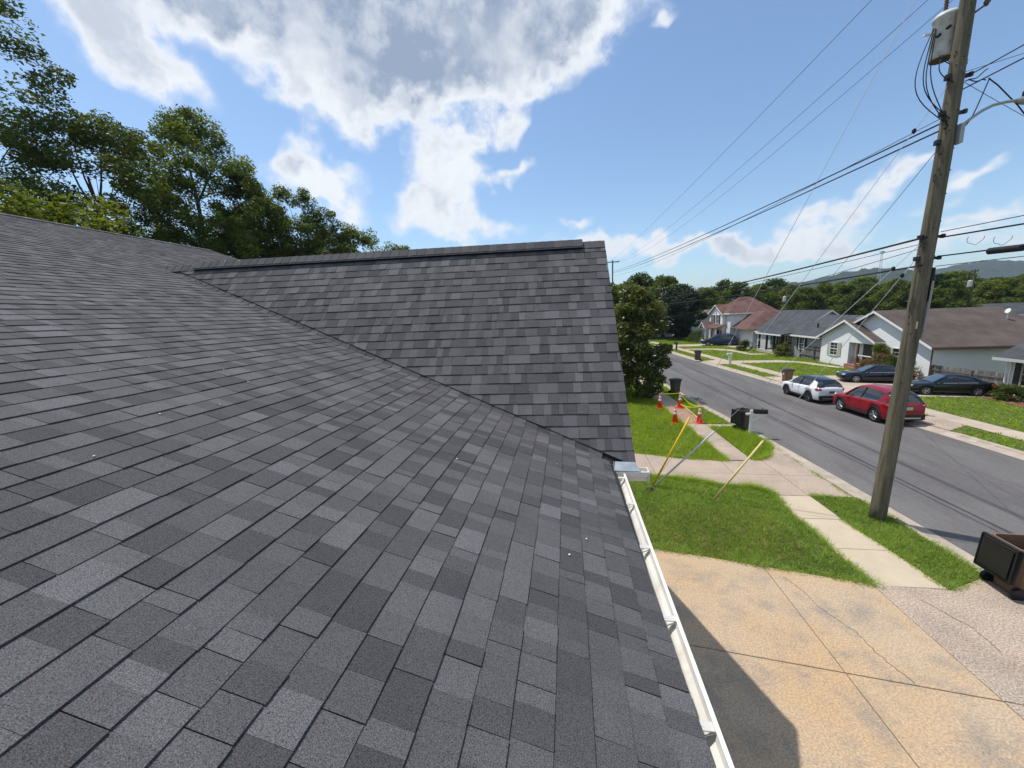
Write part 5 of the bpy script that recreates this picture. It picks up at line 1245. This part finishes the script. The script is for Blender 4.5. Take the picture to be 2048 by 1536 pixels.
def crown_points(rs, n, R, H0, H1, prof):
    """clump centres in a crown: prof(k) gives relative radius at height fraction k"""
    out = []
    while len(out) < n:
        k = rs.uniform(0, 1); r = R*prof(k)*math.sqrt(rs.uniform(.12, 1)); a = rs.uniform(0, 2*PI)
        out.append((r*math.cos(a), r*math.sin(a), H0+(H1-H0)*k))
    return np.array(out)
M_BARK = mat('bark', (.085, .070, .055), rough=.95, var=.3, scale=4, bump=1, bscale=14, stretch=(4, 4, .6))
OAK = lambda k: max(.15, math.sin(PI*min(1, k*.80+.14))**.75)
OVAL = lambda k: max(.12, math.sin(PI*(k*.9+.06)))
CONE = lambda k: max(.04, (1-k)**.85)
def make_tree(seed, H, R, base, nclump, per, leaf, clump_r, prof=OAK, limbs=9, trunk_r=None, flat=.75, lean=(0, 0)):
    rs = np.random.RandomState(seed)
    cen = crown_points(rs, nclump, R, base, H, prof); cen[:, 0] += lean[0]*cen[:, 2]/H; cen[:, 1] += lean[1]*cen[:, 2]/H
    rad = rs.uniform(.6, 1.25, nclump)*clump_r
    V, F, t = leaf_cloud(rs, cen, rad, per, leaf, flat)
    crown = np_mesh('crown', V, F, t)
    mb = MB(); tr = trunk_r or H*.018; top = H*.82
    zz = np.linspace(0, top, 9); off = np.cumsum(rs.normal(0, H*.006, (9, 2)), axis=0)
    tp = [(off[i, 0]+lean[0]*z/H, off[i, 1]+lean[1]*z/H, z) for i, z in enumerate(zz)]
    mb.tube([(tp[0][0], tp[0][1], -.3)]+tp, [tr*1.25]+[tr*(1-.82*z/top) for z in zz], 9)
    idx = rs.permutation(nclump)[:limbs*3]
    for j, i in enumerate(idx):
        c = cen[i]; z0 = max(base*.7, c[2]-H*rs.uniform(.12, .28)); z0 = min(z0, top*.95)
        k = np.interp(z0, zz, np.arange(9)); i0 = int(min(7, k)); f = k-i0
        s = np.array(tp[i0])*(1-f)+np.array(tp[i0+1])*f
        m1 = s*.5+c*.5+np.array([0, 0, -.05*H*rs.uniform(0, 1)]); r0 = tr*(.42 if j < limbs else .2)*(1-.5*z0/top)
        mb.tube([s, m1, c], [r0, r0*.6, r0*.22], 5)
    me = bpy.data.meshes.new('trunk'); me.from_pydata(mb.v, [], mb.f); me.polygons.foreach_set('use_smooth', [True]*len(me.polygons))
    return crown, me
def place_tree(name, label, meshes, loc, m_leaf, rz=0, sc=(1, 1, 1), group=None, cat='tree'):
    o = thing(name, label, cat, loc, rz, group); o.scale = sc
    cr = link('crown', meshes[0], None, o); cr.data.materials.clear() if False else None
    if not meshes[0].materials: meshes[0].materials.append(m_leaf)
    cr.material_slots[0].link = 'OBJECT'; cr.material_slots[0].material = m_leaf
    link('trunk', meshes[1], M_BARK, o); return o
L_DARK = leaf_mat('leaf_dark', (.022, .046, .008), (.105, .138, .022), .42)
L_MID = leaf_mat('leaf_mid', (.038, .072, .010), (.155, .190, .028), .45)
L_YEL = leaf_mat('leaf_yellow_green', (.060, .095, .008), (.190, .205, .022), .42)
L_PINE = leaf_mat('leaf_pine', (.010, .026, .010), (.035, .060, .022), .15)
L_MAG = leaf_mat('leaf_magnolia', (.022, .046, .007), (.180, .185, .042), .33, rough=.35)
L_BLACK = leaf_mat('leaf_plum', (.008, .016, .006), (.030, .046, .014), .18)
GL = 'tall trees behind the foreground roof'
LEFT = [   # label, x, y, H, R, base, clumps, per, leaf, clump radius, leaf material, profile, lean
 ('tallest dark tree at the left edge of the picture', -32.0, 17.0, 27.5, 6.6, 6, 150, 330, .23, 1.25, L_DARK, OAK, (0, 0)),
 ('broad open tree with a leaning trunk beside the tallest one', -27.0, 21.5, 18.0, 5.0, 6.0, 105, 300, .21, 1.05, L_DARK, OAK, (-.8, 0)),
 ('big round-topped tree with visible limbs in the middle of the left group', -25.8, 26.0, 20.6, 5.2, 5.5, 165, 330, .21, 1.0, L_MID, OVAL, (0, 0)),
 ('dark dense tree right of the round-topped tree', -24.6, 28.5, 17.6, 3.8, 2.5, 120, 300, .21, .95, L_DARK, OVAL, (0, 0)),
 ('slim yellow-green tree left of the double-stemmed tree', -24.0, 30.5, 16.4, 2.4, 4, 60, 260, .21, .85, L_MID, OVAL, (0, 0)),
 ('airy tree with thin forked stems above the main roof end', -21.9, 30.5, 16.6, 3.2, 4, 80, 250, .21, .85, L_MID, OAK, (0, 0)),
 ('smaller tree with a bare twig on top', -19.2, 31.0, 14.9, 2.5, 3, 62, 250, .20, .8, L_DARK, OAK, (0, 0)),
 ('medium bushy tree near the right end of the left group', -18.0, 33.0, 13.8, 3.4, 3, 85, 260, .21, .9, L_MID, OAK, (0, 0)),
 ('last small tree above the shingled ridge', -15.0, 34.0, 12.5, 2.8, 3, 66, 250, .21, .85, L_MID, OAK, (0, 0)),
 ('dark understorey tree behind the roof corner', -27.5, 31.5, 15.0, 4.8, 1.5, 120, 260, .25, 1.15, L_DARK, OVAL, (0, 0)),
 ('dark far understorey tree behind the leaning tree', -33.5, 26.0, 13.5, 5.6, 1.5, 130, 260, .25, 1.25, L_DARK, OVAL, (0, 0)),
 ('dense dark tree in the gap above the main roof end', -21.5, 34.0, 14.0, 3.8, 1.5, 100, 260, .23, 1.05, L_DARK, OVAL, (0, 0)),
]
for i, (lab, x, y, H, R, bs, nc, per, lf, cr, lm, pf, ln) in enumerate(LEFT):
    place_tree('broadleaf_tree', lab, make_tree(100+i, H, R, bs, int(nc*1.9), int(per*.58), lf*.95, cr*.74, pf, lean=ln), (x, y, 0), lm, rz=i*1.7, group=GL)
place_tree('leafy_shrub', 'bright yellow-green tall shrub just behind the left roof ridge', make_tree(140, 10.7, 3.7, 2, 90, 260, .17, .7, OAK), (-17.6, 12.0, 0), L_YEL, group='shrubs behind the roof', cat='shrub')
place_tree('leafy_shrub', 'pale green shrub behind the middle of the roof ridge', make_tree(141, 9.6, 2.6, 2, 48, 230, .20, .8, OAK), (-19.2, 17.6, 0), L_YEL, group='shrubs behind the roof', cat='shrub')
place_tree('leafy_shrub', 'low sunlit green shrub above the cross gable ridge', make_tree(142, 9.4, 2.2, 2, 40, 220, .22, .8, OAK), (-17.4, 29.0, 0), L_YEL, group='shrubs behind the roof', cat='shrub')
# magnolia beside the street, with white blossoms
mg = make_tree(150, 7.2, 2.1, .35, 120, 240, .22, .62, lambda k: max(.25, math.sin(PI*(k*.72+.22))**.7), limbs=7, trunk_r=.13)
mo = place_tree('magnolia_tree', 'dense dark magnolia with white blossoms beside the street', mg, (4.75, 27.2, 0), L_MAG)
rs = np.random.RandomState(9); M_BLOOM = mat('white_blossom', (.80, .79, .72), rough=.7)
for i in range(26):
    k = rs.uniform(.1, .97); a = rs.uniform(-2.7, .3); rr = 2.3*max(.25, math.sin(PI*(k*.72+.22))**.7)+.25; p = Vector((rr*math.cos(a), rr*math.sin(a), .35+6.85*k))
    mb = MB()
    for j in range(6):
        b = 2*PI*j/6; q = Vector((math.cos(b), math.sin(b), .5))*.11; mb.add([p, p+q*.6+Vector((-.04*math.sin(b), .04*math.cos(b), 0)), p+q, p+q*.6-Vector((-.04*math.sin(b), .04*math.cos(b), 0))], [(0, 1, 2, 3)])
    mb.build('blossom', M_BLOOM, mo)
# trees across and down the street
GT = 'treeline behind the houses across the street'
V_OAK = [make_tree(200+i, 14, 5.0, 1.5, 85, 120, .62, 1.45, (OAK, OVAL)[i % 2], limbs=5) for i in range(4)]
V_CON = make_tree(210, 17, 3.6, 1.0, 120, 110, .55, .85, CONE, limbs=4, flat=.45)
ORD = ['first', 'second', 'third', 'fourth', 'fifth', 'sixth', 'seventh', 'eighth', 'ninth', 'tenth', 'eleventh', 'twelfth', 'thirteenth', 'fourteenth', 'fifteenth', 'sixteenth', 'seventeenth', 'eighteenth', 'nineteenth', 'twentieth', 'twenty-first', 'twenty-second', 'twenty-third', 'twenty-fourth', 'twenty-fifth', 'twenty-sixth', 'twenty-seventh', 'twenty-eighth', 'twenty-ninth', 'thirtieth']
rt = random.Random(21)
line = []
# (image column in 2048 px, top row, distance)
for (px, topy, dist, kind) in ((1240, 560, 78, 'm'), (1278, 532, 86, 'd'), (1330, 540, 84, 'm'), (1362, 560, 92, 'd'), (1408, 566, 100, 'y'), (1448, 549, 118, 'd'), (1480, 556, 108, 'm'), (1520, 560, 112, 'm'), (1550, 548, 125, 'd'),
                               (1585, 560, 112, 'y'), (1615, 566, 105, 'm'), (1650, 556, 112, 'm'), (1690, 558, 106, 'm'), (1730, 566, 100, 'd'), (1765, 560, 100, 'm'), (1800, 548, 96, 'm'), (1838, 552, 92, 'd'), (1880, 543, 92, 'p'), (1902, 548, 92, 'm'),
                               (1945, 556, 132, 'm'), (1985, 552, 130, 'y'), (2025, 546, 128, 'y'), (2075, 540, 126, 'm'), (2120, 545, 126, 'd')):
    d = RIGHT*(px-1024)+DOWN*(topy-768)+FWD*767.03
    k = dist/math.hypot(d.x, d.y); p = CAM_LOC+d*k
    line.append((px, p.x, p.y, p.z, kind))
KIND = {'m': ('mid-green broadleaf', L_MID), 'd': ('dark green broadleaf', L_DARK), 'y': ('yellow-green broadleaf', L_YEL), 'p': ('dark conifer', L_PINE)}
for i, (px, x, y, z, kind) in enumerate(line):
    ms = V_CON if kind == 'p' else V_OAK[i % 4]; h0 = 17.8 if kind == 'p' else 15.9; s = z/h0
    sw_ = s*rt.uniform(.95, 1.25) if kind != 'p' else s
    place_tree('conifer_tree' if kind == 'p' else 'broadleaf_tree', '%s tree, %s from the left in the far treeline' % (KIND[kind][0], ORD[i]), ms, (x, y, 0), KIND[kind][1], rz=rt.uniform(0, 6.28), sc=(sw_, sw_, s), group=GT)
# second row fills the gaps behind
for i in range(20):
    px = 1235+i*45; d = RIGHT*(px-1024)+DOWN*(585-768)+FWD*767.03; dist = rt.uniform(135, 160); k = dist/math.hypot(d.x, d.y); p = CAM_LOC+d*k
    zt = rt.uniform(10.5, 13.5); s = zt/15.9; km = rt.choice([L_DARK, L_MID, L_MID])
    place_tree('broadleaf_tree', '%s tree from the left in the rear row of the treeline' % ORD[i], V_OAK[(i+1) % 4], (p.x, p.y, 0), km, rz=rt.uniform(0, 6.28), sc=(s*1.35, s*1.35, s), group='rear row of the treeline')
for i, (x, y, s) in enumerate(((-4, 46, .62), (1.0, 58, .66), (-10, 55, .7), (-2, 74, .75), (-16, 68, .8), (3.5, 92, .8), (-9, 95, .85), (-24, 80, .85))):
    place_tree('broadleaf_tree', '%s of the backyard trees hidden behind the cross gable' % ORD[i], V_OAK[i % 4], (x, y, 0), (L_MID, L_DARK)[i % 2], rz=i*1.3, sc=(s*1.2, s*1.2, s), group='backyard trees behind the gable')
dk = make_tree(220, 9.6, 4.4, .9, 130, 150, .42, 1.0, OVAL, limbs=6)
place_tree('broadleaf_tree', 'very dark round tree at the bend of the street', dk, (21.4, 77.0, 0), L_BLACK)
place_tree('broadleaf_tree', 'dark green tree left of the round tree at the bend', dk, (15.0, 88.0, 0), L_DARK, rz=2, sc=(1.1, 1.1, 1.25))
place_tree('broadleaf_tree', 'green tree standing behind the magnolia', V_OAK[2], (6.0, 60.0, 0), L_MID, rz=1, sc=(.75, .75, .68))
def shrub(label, loc, H, R, m, seed, leaf=.12, per=160, n=26):
    ms = make_tree(seed, H, R, .1, n, per, leaf, R*.38, lambda k: max(.5, math.sin(PI*(k*.6+.35))), limbs=3, trunk_r=.03); place_tree('shrub', label, ms, (*loc, 0), m, group='garden shrubs', cat='shrub')
shrub('reddish green shrub in front of the white house porch', (25.0, 34.6), 1.75, 1.25, leaf_mat('leaf_nandina', (.035, .055, .012), (.26, .12, .05), .25), 300)
shrub('green shrub beside the reddish one', (24.9, 32.6), 1.6, 1.1, L_DARK, 301)
shrub('tall yellow-green shrub against the white house wall', (25.6, 35.3), 2.3, .8, L_YEL, 307)
shrub('low clipped shrub in the mulch bed at the right edge', (25.3, 25.3), .95, .8, L_DARK, 302)
shrub('round shrub at the left end of the grey house porch', (23.6, 55.4), 1.25, 1.0, L_DARK, 303)
shrub('pale upright shrub at the right end of the grey house porch', (24.6, 48.0), 1.7, .75, L_YEL, 304)
shrub('dark clipped shrub in front of the two-storey house', (22.3, 70.3), 1.9, 1.5, L_DARK, 305)
shrub('low hedge bush beside the minivan', (23.6, 66.5), .9, .9, L_MID, 306)

# ------------------------------------------------------------------ hills
def hill(name, pts, y0, depth, seed):
    """wooded ridge: pts (x, crest height)"""
    rs = np.random.RandomState(seed); xs = np.linspace(pts[0][0], pts[-1][0], 150); zc = np.interp(xs, [p[0] for p in pts], [p[1] for p in pts])
    zc = np.convolve(np.pad(zc, 6, mode='edge'), np.ones(13)/13, 'valid')
    nj = 40; vs = []
    for j in range(nj):
        k = j/(nj-1); sh = math.sin(PI*min(1, k*1.0)/1.0*.5 if k < .5 else PI*.5*(2-2*k)) if False else math.sin(PI*k)
        for i, x in enumerate(xs):
            vs.append((x, y0+depth*(k-.5), max(-1, zc[i]*sh+rs.normal(0, 1)*3.2*sh)))
    n = len(xs); mb = MB(); mb.add(vs, [(j*n+i, j*n+i+1, (j+1)*n+i+1, (j+1)*n+i) for j in range(nj-1) for i in range(n-1)])
    struct(name, mb, mat('far_forest', (.010, .022, .010), rough=1, color2=(.024, .040, .016), scale=.05))
def hdir(px, py, dist):
    d = RIGHT*(px-1024)+DOWN*(py-768)+FWD*767.03; k = dist/d.y; return CAM_LOC+d*k
HY = 1300.0
h1 = [(hdir(px, py, HY).x, hdir(px, py, HY).z) for px, py in ((1540, 570), (1620, 566), (1655, 557), (1690, 546), (1735, 538), (1765, 541), (1800, 556), (1860, 566))]
hill('hill_left', [(h1[0][0]-300, 0)]+h1+[(h1[-1][0]+200, 0)], HY, 700, 1)
h2 = [(hdir(px, py, 1600).x, hdir(px, py, 1600).z) for px, py in ((1800, 566), (1850, 556), (1890, 541), (1920, 529), (1958, 521), (1985, 526), (2048, 530), (2150, 525), (2350, 545))]
hill('hill_right', [(h2[0][0]-300, 0)]+h2+[(h2[-1][0]+400, 0)], 1600, 800, 2)
h3 = [(hdir(px, 578, 1000).x, 55) for px in (900, 1600, 2300)]
hill('low_wooded_rise', [(-900, 20), (0, 30), (600, 32), (1400, 38), (2200, 30)], 900, 400, 3)

# ------------------------------------------------------------------ grass
def in_poly(px, py, poly):
    inside = np.zeros(len(px), bool); n = len(poly); j = n-1
    for i in range(n):
        xi, yi = poly[i]; xj, yj = poly[j]
        c = ((yi > py) != (yj > py)) & (px < (xj-xi)*(py-yi)/(yj-yi+1e-12)+xi); inside ^= c; j = i
    return inside
GRASS_CONC = list(CONCRETE)
def grass(name, label, poly, dens, h, w, m, seed, bbox=None, avoid=(), shag=0.0):
    rs = np.random.RandomState(seed); P = np.array(poly); x0, y0 = P.min(0); x1, y1 = P.max(0)
    if bbox: x0, y0, x1, y1 = max(x0, bbox[0]), max(y0, bbox[1]), min(x1, bbox[2]), min(y1, bbox[3])
    n = int((x1-x0)*(y1-y0)*dens); px = rs.uniform(x0, x1, n); py = rs.uniform(y0, y1, n); k = in_poly(px, py, poly)
    for q in avoid: k &= ~in_poly(px, py, q)
    px, py = px[k], py[k]; n = len(px)
    # blades stand in tufts; patchy height and colour
    f = sum(np.sin(px*a+py*b+c)*d for a, b, c, d in ((.9, 1.3, .3, 1), (2.3, -1.7, 1.1, .7), (-4.1, 3.3, 2, .5), (7.3, 6.1, .5, .4)))/2.6
    TB = 7; th_ = np.clip(h*(1+.4*f+rs.normal(0, .28, n)), h*.35, h*2.3); tt = .45+.25*f+rs.normal(0, .22, n); ta = rs.uniform(0, 2*PI, n)
    px = np.repeat(px, TB); py = np.repeat(py, TB); hh = np.repeat(th_, TB); tt = np.repeat(tt, TB); ta = np.repeat(ta, TB); n = len(px)
    la = ta+rs.normal(0, 1.1, n); off = w*rs.uniform(.2, 2.2, n); px = px+off*np.cos(la); py = py+off*np.sin(la)
    hh = hh*rs.uniform(.6, 1.2, n); a = rs.uniform(0, 2*PI, n); ww = w*rs.uniform(.6, 1.4, n); lean = hh*rs.uniform(.15, 1.0, n)
    V = np.empty((n, 3, 3)); V[:, 0] = np.stack([px-ww/2*np.cos(a), py-ww/2*np.sin(a), np.full(n, -.014)], 1); V[:, 1] = np.stack([px+ww/2*np.cos(a), py+ww/2*np.sin(a), np.full(n, -.014)], 1)
    V[:, 2] = np.stack([px+lean*np.cos(la), py+lean*np.sin(la), hh], 1)
    t = np.clip(tt+rs.normal(0, .13, n), 0, 1)
    o = link(name, np_mesh(name, V.reshape(-1, 3), np.arange(3*n).reshape(n, 3), t), m, None, 'stuff'); tag(o, label, 'grass'); return o
G_NEAR = leaf_mat('grass_blade', (.15, .25, .04), (.42, .50, .14), .48)
G_FAR = leaf_mat('grass_blade_far', (.19, .29, .025), (.42, .50, .075), .48)
G_DRY = leaf_mat('grass_blade_dry', (.26, .22, .09), (.48, .38, .19), .3)
grass('grass', 'green grass of the front lawn between the two driveways', LAWNS['front_lawn'], 420, .075, .015, G_NEAR, 1)
grass('grass', 'dry straw patches in the front lawn', LAWNS['front_lawn'], 150, .065, .013, G_DRY, 11, bbox=(2, 9.0, 5.8, 11.4))
grass('grass', 'green grass of the verge round the pole', LAWNS['verge_by_pole'], 430, .075, .015, G_NEAR, 2)
grass('grass', 'green grass of the side lawn below the magnolia', LAWNS['side_lawn'], 170, .10, .022, G_FAR, 3, bbox=(.5, 15, 7, 34))
grass('grass', 'long grass of the verge by the white mailbox post', LAWNS['verge_by_mailbox'], 300, .15, .018, G_FAR, 4)
grass('grass', 'grass of the narrow verge beside the cones', LAWNS['verge_by_cones'], 200, .10, .020, G_FAR, 5)
grass('grass', 'bright green lawns across the street', LAWNS['lawn_across_street'], 26, .085, .050, G_FAR, 6, bbox=(13, 10, 30, 80), avoid=GRASS_CONC)
# ragged edge tufts along the driveway joint and kerb seam
seam = []
rs = np.random.RandomState(12)
edge = [(8.66, 12.5, 8.72, 16.8, 700, .07), (6.9, 19.7, 7.2, 20.4, 60, .06)]
for (x0, y0, x1, y1, n, h) in edge:
    y = rs.uniform(y0, y1, n); x = np.interp(y, [y0, y1], [x0, x1])+rs.normal(0, .05, n)
    keep = (np.sin(y*5.0)+np.sin(y*11+1)) > -.2; x, y = x[keep], y[keep]; n = len(x); a = rs.uniform(0, 6.28, n); la = rs.uniform(0, 6.28, n); hh = h*rs.uniform(.5, 1.5, n)
    V = np.empty((n, 3, 3)); V[:, 0] = np.stack([x-.007*np.cos(a), y-.007*np.sin(a), np.full(n, -.03)], 1); V[:, 1] = np.stack([x+.007*np.cos(a), y+.007*np.sin(a), np.full(n, -.03)], 1); V[:, 2] = np.stack([x+hh*.6*np.cos(la), y+hh*.6*np.sin(la), hh], 1)
    seam.append(V.reshape(-1, 3))
V = np.concatenate(seam); n = len(V)//3
o = link('weeds', np_mesh('weeds', V, np.arange(3*n).reshape(n, 3), rs.uniform(0, 1, n)), G_FAR, None, 'stuff'); tag(o, 'weeds growing in the seam along the near kerb', 'weeds')
# overgrown tufts where the lawn meets the concrete
def tufts(name, label, path, n, h, m, seed):
    rs = np.random.RandomState(seed); P = np.array(path); seg = np.linalg.norm(np.diff(P, axis=0), axis=1); c = np.concatenate([[0], np.cumsum(seg)]); t = rs.uniform(0, c[-1], n)
    x = np.interp(t, c, P[:, 0])+rs.normal(0, .06, n); y = np.interp(t, c, P[:, 1])+rs.normal(0, .06, n); a = rs.uniform(0, 6.28, n); la = rs.uniform(0, 6.28, n); hh = h*rs.uniform(.5, 1.4, n)*(1+.5*np.sin(t*3.1))
    V = np.empty((n, 3, 3)); V[:, 0] = np.stack([x-.006*np.cos(a), y-.006*np.sin(a), np.full(n, -.01)], 1); V[:, 1] = np.stack([x+.006*np.cos(a), y+.006*np.sin(a), np.full(n, -.01)], 1); V[:, 2] = np.stack([x+hh*.9*np.cos(la), y+hh*.9*np.sin(la), hh*.8], 1)
    o = link(name, np_mesh(name, V.reshape(-1, 3), np.arange(3*n).reshape(n, 3), rs.uniform(0, 1, n)), m, None, 'stuff'); tag(o, label, 'grass')
tufts('grass', 'long grass fringe at the edges of the front lawn', LAWNS['front_lawn'], 9000, .11, G_NEAR, 31)
tufts('grass', 'long grass fringe round the verge by the pole', LAWNS['verge_by_pole'], 4000, .09, G_NEAR, 32)
tufts('grass', 'ragged long fringe of the verge by the mailbox', LAWNS['verge_by_mailbox'], 4000, .16, G_FAR, 34)
tufts('grass', 'tall uncut grass along the middle driveway', LAWNS['front_lawn'][-6:], 5000, .17, G_FAR, 35)
tufts('grass', 'long grass fringe of the side lawn', LAWNS['side_lawn'][2:10], 6000, .13, G_FAR, 33)

# ------------------------------------------------------------------ air: thin even haze that fades the hills
mb = MB(); mb.box(-3900, 3900, -2900, 4900, -1.3, 230); hz = mb.build('haze', None)
hz['kind'] = 'stuff'; tag(hz, 'thin blue haze over the far hills', 'haze')
hm = bpy.data.materials.new('haze_air'); hm.use_nodes = True; hN = hm.node_tree.nodes; hN.clear()
ho = hN.new('ShaderNodeOutputMaterial'); hv = hN.new('ShaderNodeVolumePrincipled')
hv.inputs['Color'].default_value = (.72, .84, 1.0, 1); hv.inputs['Density'].default_value = .00017; hv.inputs['Anisotropy'].default_value = .2
hm.node_tree.links.new(hv.outputs[0], ho.inputs['Volume']); hz.data.materials.append(hm)
